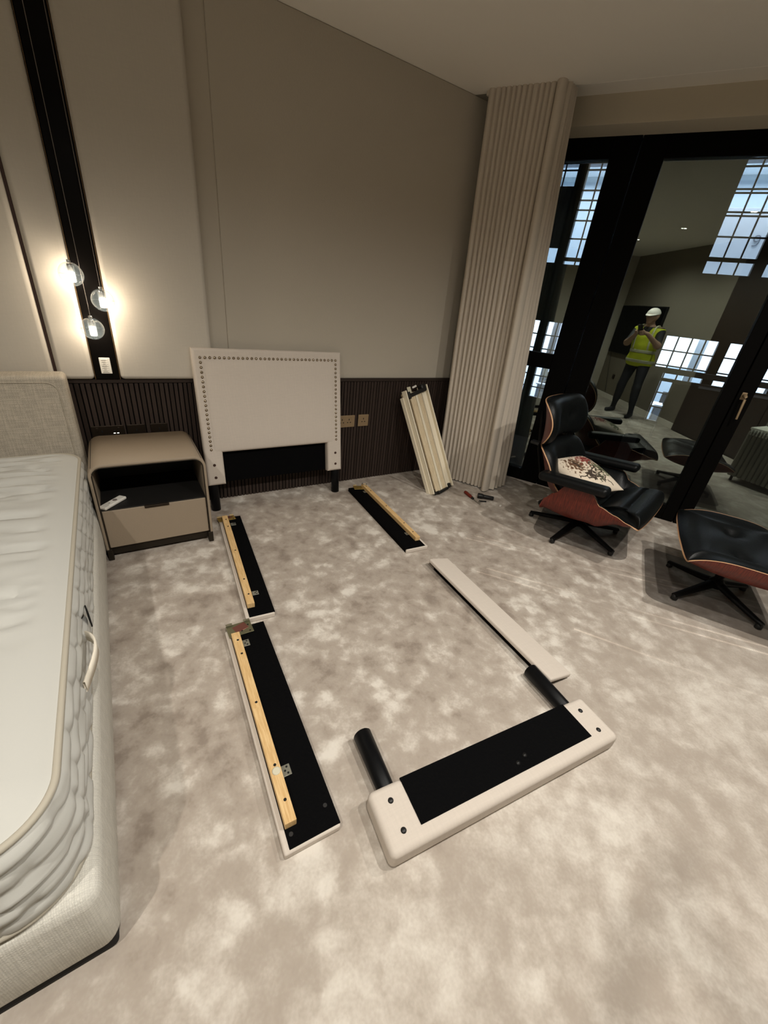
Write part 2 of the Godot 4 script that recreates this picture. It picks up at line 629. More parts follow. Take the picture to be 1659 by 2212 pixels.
func shell() -> void:
	var e := 0.12
	var poly := PackedVector2Array([Vector2(-2.6 - e, -2.745 - e), Vector2(2.9, -2.745 - e), Vector2(4.98, 0.98 + e), Vector2(-2.6 - e, 0.98 + e)])
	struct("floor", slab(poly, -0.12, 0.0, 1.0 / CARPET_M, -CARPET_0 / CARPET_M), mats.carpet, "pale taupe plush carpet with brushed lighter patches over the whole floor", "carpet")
	# ceiling up to the curtain recess
	var edge := 3.268
	var x0 := (edge - 0.4777 * 2.9) / 0.8785
	var x1 := (edge + 0.4777 * 1.1) / 0.8785
	struct("ceiling", slab(PackedVector2Array([Vector2(-2.72, -2.9), Vector2(x0, -2.9), Vector2(x1, 1.1), Vector2(-2.72, 1.1)]), CEIL, CEIL + 0.14), mats.white_paint, "plain off-white ceiling that stops at the curtain recess", "ceiling")
	struct("trim_1", rbox(0.75, 0.1, 4.9, 0.002), mats.white_paint, "shallow ceiling recess for the curtain track along the window wall", "ceiling recess", gs(3.52, 0.9, 2.656), Vector3(0, TH, 0))
	struct("wall_back", rbox(5.9, 2.75, 0.12, 0.002), mats.wall_paint, "beige painted wall behind the bare single headboard", "wall", Vector3(0.2, 1.3, WALL_Z - 0.068))
	struct("trim_3", rbox(2.3, CEIL - 0.82, 0.03, 0.006, 2), mats.wall_paint, "flush painted lining board right of the narrow recess beside the padded panels", "wall lining", Vector3(0.607 + 1.15, 0.82 + (CEIL - 0.82) / 2, WALL_Z - 0.015))
	struct("wall_left", rbox(0.12, 2.75, 4.0, 0.002), mats.wall_paint, "beige side wall beyond the far side of the big bed", "wall", Vector3(-2.66, 1.3, -0.88))
	struct("wall_front", rbox(8.0, 2.75, 0.12, 0.002), mats.front_wall_paint, "plain wall behind the photographer, seen mirrored in the glass", "wall", Vector3(1.2, 1.3, 1.04))
	struct("baseboard_front", rbox(7.3, 0.09, 0.014, 0.003), mats.white_paint, "low white skirting along the wall behind the photographer", "skirting", Vector3(1.0, 0.045, 0.973))
	struct("wall_right", rbox(0.36, 0.32, 4.9, 0.003), mats.beam_paint, "beige painted beam with a soffit above the black window frames", "beam", gs(3.73, 0.9, 2.622), Vector3(0, TH, 0))
	wainscot()
	wall_panels()
	window_wall()

func wainscot() -> void:
	var t := thing("trim_2", "dark brown fluted timber wainscot along the foot of the headboard wall", "wainscot", Vector3(0, 0, WALL_Z), 0.0, "", "structure")
	var x0 := -2.55; var x1 := 2.72
	part("backing_board", rbox(x1 - x0, 0.81, 0.034, 0.001), mats.groove, t, Vector3((x0 + x1) / 2, 0.405, -0.011))
	part("cap_rail", rbox(x1 - x0, 0.022, 0.055, 0.003, 2), mats.dark_slat_b, t, Vector3((x0 + x1) / 2, 0.813, -0.004))
	var a := rbox(0.0185, 0.80, 0.014, 0.003)
	var b := rbox(0.0215, 0.80, 0.014, 0.003)
	var x := -0.42
	var k := 0
	while x < 2.5:
		part("slat", a if k % 2 == 0 else b, mats.dark_slat if k % 3 else mats.dark_slat_b, t, Vector3(x, 0.40, 0.012))
		x += 0.0252
		k += 1

func padded(x0: float, x1: float, label: String) -> void:
	var t := thing("wall_panel", label, "wall panel", Vector3((x0 + x1) / 2, 0.826, WALL_Z))
	part("padded_face", rbox(x1 - x0, CEIL - 0.828, 0.078, 0.022, 3), mats.panel_cloth, t, Vector3(0, (CEIL - 0.828) / 2, 0.011))

func wall_panels() -> void:
	padded(-2.50, -0.270, "padded beige fabric wall panel above the big bed headboard, left of the thin brown seam")
	padded(-0.258, -0.102, "narrow padded fabric wall panel between the brown seam and the black strip")
	padded(0.016, 0.502, "wide padded fabric wall panel between the black strip and the bare painted wall")
	single("seam_strip", rbox(0.012, CEIL - 0.826, 0.03, 0.002), mats.seam_brown, "thin reddish brown seam strip between two padded wall panels", "trim strip", Vector3(-0.264, 0.826 + (CEIL - 0.826) / 2, WALL_Z + 0.015))
	var t := thing("black_strip", "glossy black vertical wall strip edged with brass behind the pendant lamps", "wall strip", Vector3(-0.043, 0.826, WALL_Z))
	part("strip_face", rbox(0.108, CEIL - 0.826, 0.034, 0.003), mats.black_gloss, t, Vector3(0, (CEIL - 0.826) / 2, 0.017))
	for s in [-1, 1]:
		part("brass_edge", rbox(0.003, CEIL - 0.826, 0.04, 0.001), mats.brass, t, Vector3(s * 0.0565, (CEIL - 0.826) / 2, 0.02))
	var k := thing("keypad", "white keypad light switch at the foot of the black wall strip", "switch", Vector3(-0.043, 0.897, WALL_Z + 0.034))
	part("plate", rbox(0.050, 0.082, 0.008, 0.003, 2), mats.white_plastic, k, Vector3(0, 0, 0.004))
	for i in 7:
		part("button", rbox(0.030, 0.0075, 0.003, 0.001), mats.white_plastic, k, Vector3(-0.002, 0.029 - i * 0.0097, 0.0085))
		part("engraving", rbox(0.020 - 0.004 * (i % 3), 0.0022, 0.0006, 0.0002), mats.grey_mark, k, Vector3(-0.004, 0.029 - i * 0.0097, 0.0102))

# box in window-wall axes: g, y, s ranges
func gbox(parent: Node3D, called: String, g0: float, g1: float, y0: float, y1: float, s0: float, s1: float, m: Material, r := 0.004) -> MeshInstance3D:
	return part(called, rbox(g1 - g0, y1 - y0, s1 - s0, r), m, parent, Vector3((g0 + g1) / 2, (y0 + y1) / 2, (s0 + s1) / 2))

func window_wall() -> void:
	var f: Material = mats.frame_black
	var gg := 3.785
	var w := thing("window_1", "fixed black-framed window beside the curtain with a low cross bar", "window", Vector3.ZERO, TH, "", "structure")
	gbox(w, "sill_rail", 3.748, 3.84, 0.0, 0.105, -1.36, -0.522, f)
	gbox(w, "head_rail", 3.748, 3.84, 2.345, 2.47, -1.36, -0.522, f)
	gbox(w, "cross_bar", 3.748, 3.84, 0.992, 1.105, -1.28, -0.522, f)
	gbox(w, "jamb", 3.748, 3.84, 0.105, 2.345, -1.36, -1.25, f)
	gbox(w, "mullion", 3.748, 3.84, 0.0, 2.47, -0.522, -0.358, f)
	gbox(w, "pane", gg, gg + 0.004, 1.105, 2.345, -1.25, -0.522, mats.coated_glass, 0.0005)
	gbox(w, "pane", gg, gg + 0.004, 0.105, 0.992, -1.25, -0.522, mats.coated_glass, 0.0005)
	var d := thing("door_1", "tall black-framed glass balcony door with a bronze lever handle", "door", Vector3.ZERO, TH, "", "structure")
	gbox(d, "stile", 3.752, 3.835, 0.0, 2.47, -0.352, -0.196, f)
	gbox(d, "stile", 3.752, 3.835, 0.0, 2.47, 0.660, 0.742, f)
	gbox(d, "top_rail", 3.752, 3.835, 2.343, 2.47, -0.196, 0.66, f)
	gbox(d, "bottom_rail", 3.752, 3.835, 0.0, 0.115, -0.196, 0.66, f)
	gbox(d, "glazing_bead", 3.757, 3.785, 0.115, 0.127, -0.196, 0.66, f, 0.002)
	gbox(d, "pane", gg, gg + 0.004, 0.115, 2.343, -0.196, 0.66, mats.coated_glass, 0.0005)
	var h := part("handle_plate", rbox(0.01, 0.05, 0.03, 0.004, 2), mats.aged_brass, d, Vector3(3.79 - 0.043, 1.03, 0.785))
	h.name = "handle_plate"
	part("lever_handle", tube([Vector3(0, 0, 0), Vector3(-0.045, 0, 0), Vector3(-0.055, -0.006, 0.002), Vector3(-0.055, -0.02, 0.004), Vector3(-0.05, -0.155, 0.012)], [0.012, 0.012, 0.011, 0.008, 0.007], 10), mats.aged_brass, d, Vector3(3.745, 1.035, 0.785))
	var w2 := thing("window_2", "black-framed glass pane at the right edge, past the door handle", "window", Vector3.ZERO, TH, "", "structure")
	gbox(w2, "mullion", 3.748, 3.84, 0.0, 2.47, 0.748, 0.838, f)
	gbox(w2, "sill_rail", 3.748, 3.84, 0.0, 0.115, 0.838, 3.2, f)
	gbox(w2, "head_rail", 3.748, 3.84, 2.343, 2.47, 0.838, 3.2, f)
	gbox(w2, "mullion", 3.748, 3.84, 0.115, 2.343, 1.80, 1.95, f)
	gbox(w2, "jamb", 3.748, 3.84, 0.0, 2.47, 3.0, 3.3, f)
	gbox(w2, "pane", gg, gg + 0.004, 0.115, 2.343, 0.838, 1.80, mats.coated_glass, 0.0005)
	gbox(w2, "pane", gg, gg + 0.004, 0.115, 2.343, 1.95, 3.0, mats.coated_glass, 0.0005)


# ---------- the curtain ----------
func curtain() -> void:
	# plan of the gathered cloth, as (along 0..1 of the front, depth); then the return towards the glass
	var plan := []
	var rng := RandomNumberGenerator.new()
	rng.seed = 8
	var folds := 12
	var t0 := 0.0
	for k in folds:
		var wdt := (0.82 / folds) * rng.randf_range(0.85, 1.12)
		if k == 0: wdt = 0.085
		for i in 9:
			var a := float(i) / 9
			plan.append([t0 + wdt * a, -0.024 * pow(sin(PI * a), 0.55) * rng.randf_range(0.94, 1.06) + 0.012, k])
		t0 += wdt
	# deep crease, then the thick leading edge
	plan.append([t0, 0.03, 90]); plan.append([t0 + 0.004, 0.05, 90])
	for i in 13:
		var a := PI + PI * i / 12.0
		plan.append([t0 + 0.065 + 0.058 * cos(a), 0.0 + 0.052 * sin(a), 91])
	var t1 := t0 + 0.123
	var rows := []
	var back := []
	var ny := 40
	var n := noise(0.9, 4, 2)
	for j in ny + 1:
		var y := lerpf(0.012, 2.56, float(j) / ny)
		var q := float(j) / ny
		var s0 := lerpf(-1.165, -1.240, q)
		var s1 := lerpf(-0.668, -0.775, q)
		var g0 := lerpf(3.268, 3.205, q)
		var amp := lerpf(1.45, 0.8, q)
		var row := []
		for p in plan:
			var sway := n.get_noise_2d(p[2] * 7.0, y * 0.9) * 0.005 * sin(PI * clampf(q * 1.15, 0, 1))
			row.append(gs(g0 + p[1] * amp, lerpf(s0, s1, p[0] / t1) + sway, y))
		# the return: folds that step back to the glass
		for i in 34:
			var a := i / 33.0
			var gk := g0 + 0.012 + a * lerpf(0.205, 0.10, q)
			var sk := s1 + 0.004 + a * lerpf(0.075, 0.03, q) + 0.017 * sin(a * TAU * 4.0 - 0.6) * amp + n.get_noise_2d(i * 0.7 + 90, y * 1.2) * 0.006
			row.append(gs(gk, sk, y))
		rows.append(row)
	var st := new_st()
	surf(st, rows)
	# the back of the cloth, 6 mm behind
	for row in rows:
		var rb := []
		for p in row: rb.append(p + gh * 0.006 - wd * 0.003)
		back.append(rb)
	surf(st, back, false, true)
	var t := thing("curtain", "full-length cream curtain gathered in narrow folds at the left of the window", "curtain")
	part("pleated_cloth", done(st), mats.curtain_cloth, t)
	part("heading_tape", rbox(0.02, 0.03, 0.50, 0.003), mats.curtain_cloth, t, gs(3.235, -1.01, 2.552), Vector3(0, TH, 0))
	var tr := thing("curtain_track", "white curtain track in the ceiling recess above the window", "curtain track", Vector3.ZERO, TH)
	part("rail", rbox(0.03, 0.02, 4.2, 0.004), mats.white_paint, tr, Vector3(3.36, 2.595, 0.85))


# ---------- pendant lamps ----------
func pendants() -> void:
	var spots := [Vector3(-0.101, 1.319, -2.62), Vector3(0.003, 1.219, -2.62), Vector3(-0.063, 1.088, -2.62)]
	var names := ["clear glass ball pendant lamp, highest and leftmost of the cluster", "clear glass ball pendant lamp at the right of the cluster", "clear glass ball pendant lamp hanging lowest, above the white keypad"]
	var lm := mat("frosted_bulb", rgb8(255, 240, 214), 0.5)
	lm.emission_enabled = true
	lm.emission = rgb8(255, 240, 218)
	lm.emission_energy_multiplier = 4.0
	var ball := lathe(ball_profile(0.050), 40, false)
	var core_shell := lathe([[0.0005, -0.034], [0.015, -0.034], [0.017, -0.030], [0.017, 0.036], [0.0005, 0.038]], 24, false)
	for i in 3:
		var p: Vector3 = spots[i]
		var t := thing("pendant_lamp", names[i], "pendant lamp", p, 0.0, "glass ball pendants by the bed")
		part("glass_ball", ball, mats.ball_glass, t)
		part("glass_core", core_shell, mats.ball_glass, t)
		part("seam_ring", tube(ring_pts(0.0496, 0.0, 36), 0.0012, 6, true), mats.ball_glass, t)
		part("lamp_holder", cyl(0.0115, 0.030, 18), mats.steel, t, Vector3(0, 0.012, 0))
		part("frosted_bulb", lathe([[0.0005, -0.034], [0.012, -0.033], [0.0145, -0.028], [0.0145, 0.008], [0.010, 0.011]], 20), lm, t)
		part("end_cap", cyl(0.008, 0.012, 14), mats.steel, t, Vector3(0, 0.046, 0))
		part("cable", tube([Vector3(0, 0.05, 0), Vector3(0, (CEIL - p.y) * 0.5, 0), Vector3(0, CEIL - p.y, 0)], 0.0013, 6), mats.grey_mark, t)
		var l := OmniLight3D.new()
		l.name = "pendant_light"
		l.position = Vector3(0, -0.012, 0)
		l.light_color = rgb8(255, 238, 214)
		l.light_energy = PENDANT_E
		l.omni_range = 9
		l.omni_attenuation = 2.0
		l.light_size = 0.012
		l.shadow_enabled = true
		t.add_child(l)

func ball_profile(r: float) -> Array:
	var a := []
	for i in 25:
		var an := -PI / 2 + PI * i / 24.0
		a.append([maxf(cos(an) * r, 0.0003), sin(an) * r])
	return a

func ring_pts(r: float, y: float, n: int) -> Array:
	var a := []
	for i in n: a.append(Vector3(cos(TAU * i / n) * r, y, sin(TAU * i / n) * r))
	return a


# ---------- the big bed ----------
# points round a rounded rectangle: [position, outward normal, length so far]
func round_rect(x0: float, x1: float, z0: float, z1: float, r: float, step: float) -> Array:
	var out := []
	var cs := [[Vector2(x1 - r, z1 - r), 0.0], [Vector2(x0 + r, z1 - r), PI / 2], [Vector2(x0 + r, z0 + r), PI], [Vector2(x1 - r, z0 + r), PI * 1.5]]
	var run := 0.0
	for k in 4:
		var c: Vector2 = cs[k][0]; var a0: float = cs[k][1]
		var na := int(maxf(6, r * PI / 2 / step))
		for i in na + 1:
			var n := Vector2.from_angle(a0 + PI / 2 * i / na)
			out.append([c + n * r, n, run + r * PI / 2 * i / na])
		run += r * PI / 2
		var last: Vector2 = out[-1][0]
		var c2: Vector2 = cs[(k + 1) % 4][0]
		var n2 := Vector2.from_angle(a0 + PI / 2)
		var next := c2 + n2 * r
		var len := last.distance_to(next)
		var ns := int(len / step)
		for i in range(1, ns):
			out.append([last.lerp(next, float(i) / ns), n2, run + len * i / ns])
		run += len
	return out

func ring3(rr: Array, off: float, y: float) -> Array:
	var a := []
	for q in rr:
		var p: Vector2 = q[0] + q[1] * off
		a.append(Vector3(p.x, y, p.y))
	a.reverse()
	return a

func big_bed() -> void:
	var t := thing("double_bed", "large cream upholstered bed with a woven headboard at the left wall", "bed", Vector3.ZERO)
	# base: a thick upholstered platform
	var rr := round_rect(-1.95, -0.203, -2.60, -0.538, 0.035, 0.03)
	var st := new_st()
	var rows := []
	for q in [[-0.02, 0.045], [-0.004, 0.048], [0.0, 0.06], [0.002, 0.15], [0.0, 0.235], [-0.004, 0.258], [-0.014, 0.270], [-0.03, 0.274], [-0.5, 0.272]]:
		rows.append(ring3(rr, q[0] if q[0] > -0.4 else 0.0, q[1]) if q[0] > -0.4 else _shrunk(rr, 0.72, q[1]))
	surf(st, rows, true)
	cap(st, rows[0], Vector3.DOWN)
	cap(st, rows[-1], Vector3.UP)
	part("base", done(st), mats.base_cloth, t)
	part("plinth", rbox(1.728, 0.052, 2.04, 0.012, 2), mats.hole, t, Vector3(-1.078, 0.026, -1.568))
	# headboard
	var hb := part("headboard", rbox(1.80, 0.835, 0.135, 0.022, 3), mats.bed_cloth, t, Vector3(-1.12, 0.4575, -2.615))
	var pts := []
	for i in 10:
		pts.append(Vector3(0.865, -0.40 + 0.078 * i, 0.0685))
	for i in 7:
		var a := PI / 2 * i / 6.0
		pts.append(Vector3(0.815 + 0.05 * cos(a), 0.337 + 0.05 * sin(a), 0.0685))
	for i in 12:
		pts.append(Vector3(0.80 - 1.6 * i / 11.0, 0.387, 0.0685))
	part("piping", tube(pts, 0.0035, 6), mats.bed_cloth, hb)

func _shrunk(rr: Array, k: float, y: float) -> Array:
	var a := []
	for q in rr:
		a.append(Vector3((q[0].x + 1.08) * k - 1.08, y, (q[0].y + 1.57) * k - 1.57))
	a.reverse()
	return a

func mattress() -> void:
	var t := thing("mattress", "bare cream mattress with a quilted side border on the big bed", "mattress")
	var x0 := -1.90; var x1 := -0.226; var z0 := -2.44; var z1 := -0.552
	var r := 0.11
	var rr := round_rect(x0, x1, z0, z1, r, 0.011)
	var n := noise(1.0, 21, 2)
	var y0 := 0.276; var y1 := 0.512
	var rows := []
	var nr := 36
	for j in nr + 1:
		var q := float(j) / nr
		var y := lerpf(y0, y1, q)
		var band := int(minf(q * 5.0, 4.99))
		var b := pow(absf(sin(PI * q * 5.0)), 0.75)
		var a := []
		for e in rr:
			var arc: float = e[2]
			var pitch := 0.125
			var ph: float = fposmod(arc + (0.5 * pitch if band % 2 else 0.0) + n.get_noise_2d(band * 9.0, arc * 0.8) * 0.03, pitch) - pitch * 0.5
			var pinch := exp(-pow(ph / 0.011, 2.0))
			var off := 0.013 * b * (1.0 - 0.62 * pinch) + 0.006 * n.get_noise_2d(arc * 5.0, y * 22.0) * b
			off += 0.006 * sin(PI * q)
			var p: Vector2 = e[0] + e[1] * off
			var lift := 0.004 * n.get_noise_2d(arc * 4.0 + 40.0, q * 2.0) * sin(PI * q)
			a.append(Vector3(p.x, y + lift, p.y))
		a.reverse()
		rows.append(a)
	var st := new_st()
	surf(st, rows, true)
	part("quilted_border", done(st), mats.mattress_knit, t)
	var loops := [[0.000, 0.517], [0.003, 0.281]]
	for q in loops:
		part("piping", tube(ring3(rr, q[0], q[1]), 0.0075, 7, true), mats.mattress_piping, t)
	# top panel: swells from the piping, with stretch wrinkles across it and tufted dimples
	var nx := 120; var nz := 150
	var c := Vector2((x0 + x1) / 2, (z0 + z1) / 2)
	var h := Vector2((x1 - x0) / 2, (z1 - z0) / 2)
	var w2 := noise(1.0, 33, 2)
	var top := []
	for j in nz + 1:
		var row := []
		for i in nx + 1:
			var u := sin(PI / 2 * (-1.0 + 2.0 * i / nx))
			var v := sin(PI / 2 * (-1.0 + 2.0 * j / nz))
			var p := Vector2(u, v) * h
			var k := Vector2(absf(p.x), absf(p.y)) - (h - Vector2(r, r))
			var d := 0.0
			if k.x > 0 and k.y > 0:
				var l := k.length()
				if l > r:
					var f := r / l
					p = Vector2(signf(p.x) * (h.x - r + k.x * f), signf(p.y) * (h.y - r + k.y * f))
					l = r
				d = r - l
			else:
				d = minf(h.x - absf(p.x), h.y - absf(p.y))
			var y := 0.518 + 0.040 * (1.0 - exp(-d / 0.07))
			var x := p.x + c.x; var z := p.y + c.y
			var inside := smoothstep(0.03, 0.12, d)
			var zone := smoothstep(-0.95, -1.25, z) * smoothstep(-0.25, -0.34, x) * inside
			var wave := w2.get_noise_2d(x * 1.2, (z + 0.16 * (x + 0.45) * (x + 0.45)) * 13.0)
			y -= zone * 0.024 * pow(maxf(0.0, 1.0 - absf(wave) * 4.2), 1.6) - zone * 0.006 * w2.get_noise_2d(x * 3.0 + 50.0, z * 9.0)
			var crease := pow(absf(sin(PI * ((z + 0.10 * (x + 0.45) * (x + 0.45)) / 0.088 + 0.55 * w2.get_noise_2d(x * 1.6 + 9.0, z * 3.0)))), 0.45)
			y += zone * 0.016 * (crease - 1.0) * smoothstep(-0.5, 0.15, w2.get_noise_2d(x * 2.0 + 70.0, z * 5.0))
			for q in [[-0.60, -2.05], [-0.60, -1.55], [-0.60, -1.02], [-1.0, -1.8], [-1.0, -1.28]]:
				var dd := Vector2(x - q[0], z - q[1])
				y -= 0.020 * exp(-dd.length_squared() / 0.0035) * inside
			row.append(Vector3(x, y, z))
		top.append(row)
	st = new_st()
	surf(st, top, false, true)
	part("top_panel", done(st), mats.mattress_knit, t)
	# carrying handle and the dark label sewn into the border
	var pts := []
	for i in 12:
		var q := i / 11.0
		pts.append(Vector3(x1 + 0.018 + 0.030 * sin(PI * q), 0.41 + 0.03 * sin(PI * q), lerpf(-1.16, -0.96, q)))
	var hs := new_st()
	var ra := []; var rb := []; var rc := []; var rd := []
	for p in pts:
		ra.append(p + Vector3(0, -0.018, 0)); rb.append(p + Vector3(0, 0.018, 0))
		rc.append(p + Vector3(0.005, 0.018, 0)); rd.append(p + Vector3(0.005, -0.018, 0))
	surf(hs, [ra, rb, rc, rd, ra])
	part("carrying_handle", done(hs), mats.strap, t)
	part("label", rbox(0.004, 0.055, 0.045, 0.001), mats.hole, t, Vector3(x1 + 0.027, 0.42, -1.235), Vector3(0, 0.2, 0))


# ---------- nightstand ----------
func nightstand() -> void:
	var t := thing("nightstand", "beige leather nightstand with rounded top corners and an open dark shelf", "nightstand", Vector3(0.0625, 0, -2.415))
	var hw := 0.2625; var yt := 0.537; var yb := 0.062; var hd := 0.222; var th := 0.017; var r := 0.062
	var outer := []; var inner := []
	outer.append(Vector2(-hw, yb)); inner.append(Vector2(-hw + th, yb))
	for s in [-1.0, 1.0]:
		for i in 9:
			var a := PI / 2 * i / 8.0
			var d := Vector2(-cos(a), sin(a)) if s < 0 else Vector2(sin(a), cos(a))
			var c := Vector2(s * (hw - r), yt - r)
			outer.append(c + d * r); inner.append(c + d * (r - th))
	outer.append(Vector2(hw, yb)); inner.append(Vector2(hw - th, yb))
	var st := new_st()
	var b := 0.004
	var to3 := func(p: Vector2, z: float) -> Vector3: return Vector3(p.x, p.y, z)
	var oi := func(f: float, z: float) -> Array:
		var a := []
		for i in outer.size(): a.append(to3.call(outer[i].lerp(inner[i], f), z))
		return a
	surf(st, [oi.call(0.0, -hd), oi.call(0.0, hd - b), oi.call(0.17, hd), oi.call(0.83, hd), oi.call(1.0, hd - b), oi.call(1.0, -hd), oi.call(0.0, -hd)], false, true)
	part("curved_shell", done(st), mats.stand_leather, t)
	part("back_panel", rbox(hw * 2 - th * 2, yt - yb - th, 0.012, 0.001), mats.stand_inside, t, Vector3(0, (yt - th + yb) / 2, -hd + 0.008))
	part("shelf", rbox(hw * 2 - th * 2, 0.014, hd * 2 - 0.02, 0.001), mats.stand_inside, t, Vector3(0, 0.283, -0.004))
	part("lining", rbox(hw * 2 - th * 2, 0.006, hd * 2 - 0.02, 0.001), mats.stand_inside, t, Vector3(0, yt - th - 0.003, -0.004))
	var d := part("drawer", rbox(hw * 2 - th * 2 - 0.006, 0.214, 0.022, 0.003, 2), mats.stand_leather, t, Vector3(0, 0.178, hd - 0.018))
	part("tab_handle", rbox(0.115, 0.014, 0.014, 0.002), mats.bronze, d, Vector3(0.002, 0.105, 0.010))
	part("plinth", rbox(hw * 2 - 0.02, 0.046, hd * 2 - 0.03, 0.003), mats.stand_metal, t, Vector3(0, 0.042, -0.012))
	for sx in [-1, 1]:
		for sz in [-1, 1]:
			part("foot", rbox(0.026, 0.066, 0.030, 0.003), mats.stand_metal, t, Vector3(sx * (hw - 0.014), 0.033, sz * (hd - 0.012)))
	# metal bead round the front edge
	var pts := []
	for i in outer.size(): pts.append(to3.call(outer[i].lerp(inner[i], 0.96), hd + 0.0005))
	part("edge_bead", tube(pts, 0.0028, 6), mats.stand_metal, t)
	var rc := thing("remote_control", "small white remote control lying on the nightstand shelf", "remote", Vector3(-0.128, 0.290, -2.268), atan2(0.104, 0.091))
	part("body", rbox(0.145, 0.016, 0.042, 0.006, 3), mats.white_plastic, rc, Vector3(0, 0.008, 0))
	part("dial", cyl(0.011, 0.003, 18), mats.grey_mark, rc, Vector3(0.015, 0.0155, 0))
	part("button", cyl(0.004, 0.002, 12), mats.grey_mark, rc, Vector3(-0.022, 0.0155, 0))


# ---------- sockets ----------
func socket(label: String, x: float, y: float, gangs: int, m: Material, pitch := 0.06) -> void:
	var wdt := 0.092 if gangs == 1 else 0.158
	var t := thing("wall_socket", label, "socket", Vector3(x, y, WALL_Z + 0.0195), 0.0)
	part("plate", rbox(wdt, 0.092, 0.008, 0.003, 2), m, t, Vector3(0, 0, 0.004))
	for k in gangs:
		var cx := (k - (gangs - 1) / 2.0) * pitch
		part("pin_slot", rbox(0.006, 0.013, 0.002, 0.0005), mats.hole, t, Vector3(cx, 0.014, 0.008))
		for s in [-1, 1]:
			part("pin_slot", rbox(0.010, 0.006, 0.002, 0.0005), mats.hole, t, Vector3(cx + s * 0.012, -0.009, 0.008))
		if gangs > 1:
			part("rocker", rbox(0.013, 0.022, 0.004, 0.002), m, t, Vector3(cx + 0.022 * (1 if k == 1 else -1), 0.024, 0.008))

func sockets() -> void:
	socket("brass double wall socket half hidden behind the bare single headboard", 1.428, 0.505, 2, mats.aged_brass)
	socket("brass single wall socket between the double socket and the bundle of slats", 1.584, 0.506, 1, mats.aged_brass)
	var xs := [-0.095, 0.045, 0.165]
	var n := ["dark bronze wall socket with two small white port lights behind the nightstand", "dark bronze blank wall plate in the middle behind the nightstand", "dark bronze wall plate nearest the bare headboard behind the nightstand"]
	for i in 3:
		socket(n[i], xs[i], 0.520, 2 if i == 0 else 1, mats.bronze)
	var lm := mat("port_light", rgb8(240, 240, 235), 0.5)
	lm.emission_enabled = true
	lm.emission = rgb8(240, 240, 230)
	lm.emission_energy_multiplier = 1.5
	var host: Node3D = get_node("wall_socket_002")
	for s in [0, 1]:
		part("port_light", rbox(0.010, 0.005, 0.002, 0.001), lm, host, Vector3(0.028 + s * 0.017, 0.002, 0.0088))


# ---------- the dismantled single bed ----------
func bare_headboard() -> void:
	var t := thing("single_headboard", "cream upholstered single headboard with nailhead trim leaning on the wall", "headboard", Vector3(0.857, 0.0, -2.562))
	t.rotation.x = -deg_to_rad(7.6)
	var hw := 0.476; var top := 1.015; var cut := 0.395; var leg_in := 0.365; var yb := 0.182; var th := 0.062
	# one padded slab in the shape of an inverted U
	var outline := PackedVector2Array([Vector2(-hw, yb), Vector2(-leg_in, yb), Vector2(-leg_in, cut), Vector2(leg_in, cut), Vector2(leg_in, yb), Vector2(hw, yb), Vector2(hw, top), Vector2(-hw, top)])
	part("padded_board", padded_outline(outline, th, 0.016), mats.cream_cloth, t, Vector3(0, 0, 0))
	# centre field, slightly domed inside the nails
	var f := func(u: float, v: float) -> Vector3: return Vector3(u * 0.418, 0.680 + v * 0.277, th / 2 - 0.001)
	part("centre_field", pad(f, 26, 22, 0.010, 0.0), mats.cream_cloth, t)
	var nail := lathe([[0.0085, 0.0], [0.0080, 0.003], [0.006, 0.0055], [0.003, 0.0072], [0.0003, 0.0078]], 12, false)
	var spots := []
	for i in 33: spots.append(Vector2(-0.4325 + 0.865 * i / 32.0, 0.962))
	for i in range(1, 21):
		for s in [-1, 1]: spots.append(Vector2(s * 0.4325, 0.962 - i * 0.0272))
	for p in spots:
		part("nailhead", nail, mats.nail_metal, t, Vector3(p.x, p.y, th / 2 + 0.0005), Vector3(PI / 2, 0, 0))
	for s in [-1, 1]:
		part("leg", cyl(0.029, 0.30, 22, 0.032, 0.1), mats.black_leg, t, Vector3(s * 0.440, 0.0, -0.012))
		for y in [0.235, 0.318]:
			part("bolt_head", cyl(0.009, 0.004, 14), mats.seam_brown, t, Vector3(s * 0.425, y, th / 2 - 0.001), Vector3(PI / 2, 0, 0))
	part("black_backing", rbox(leg_in * 2 + 0.04, 0.30, 0.008, 0.001), mats.black_liner, t, Vector3(0, 0.335, -0.026))

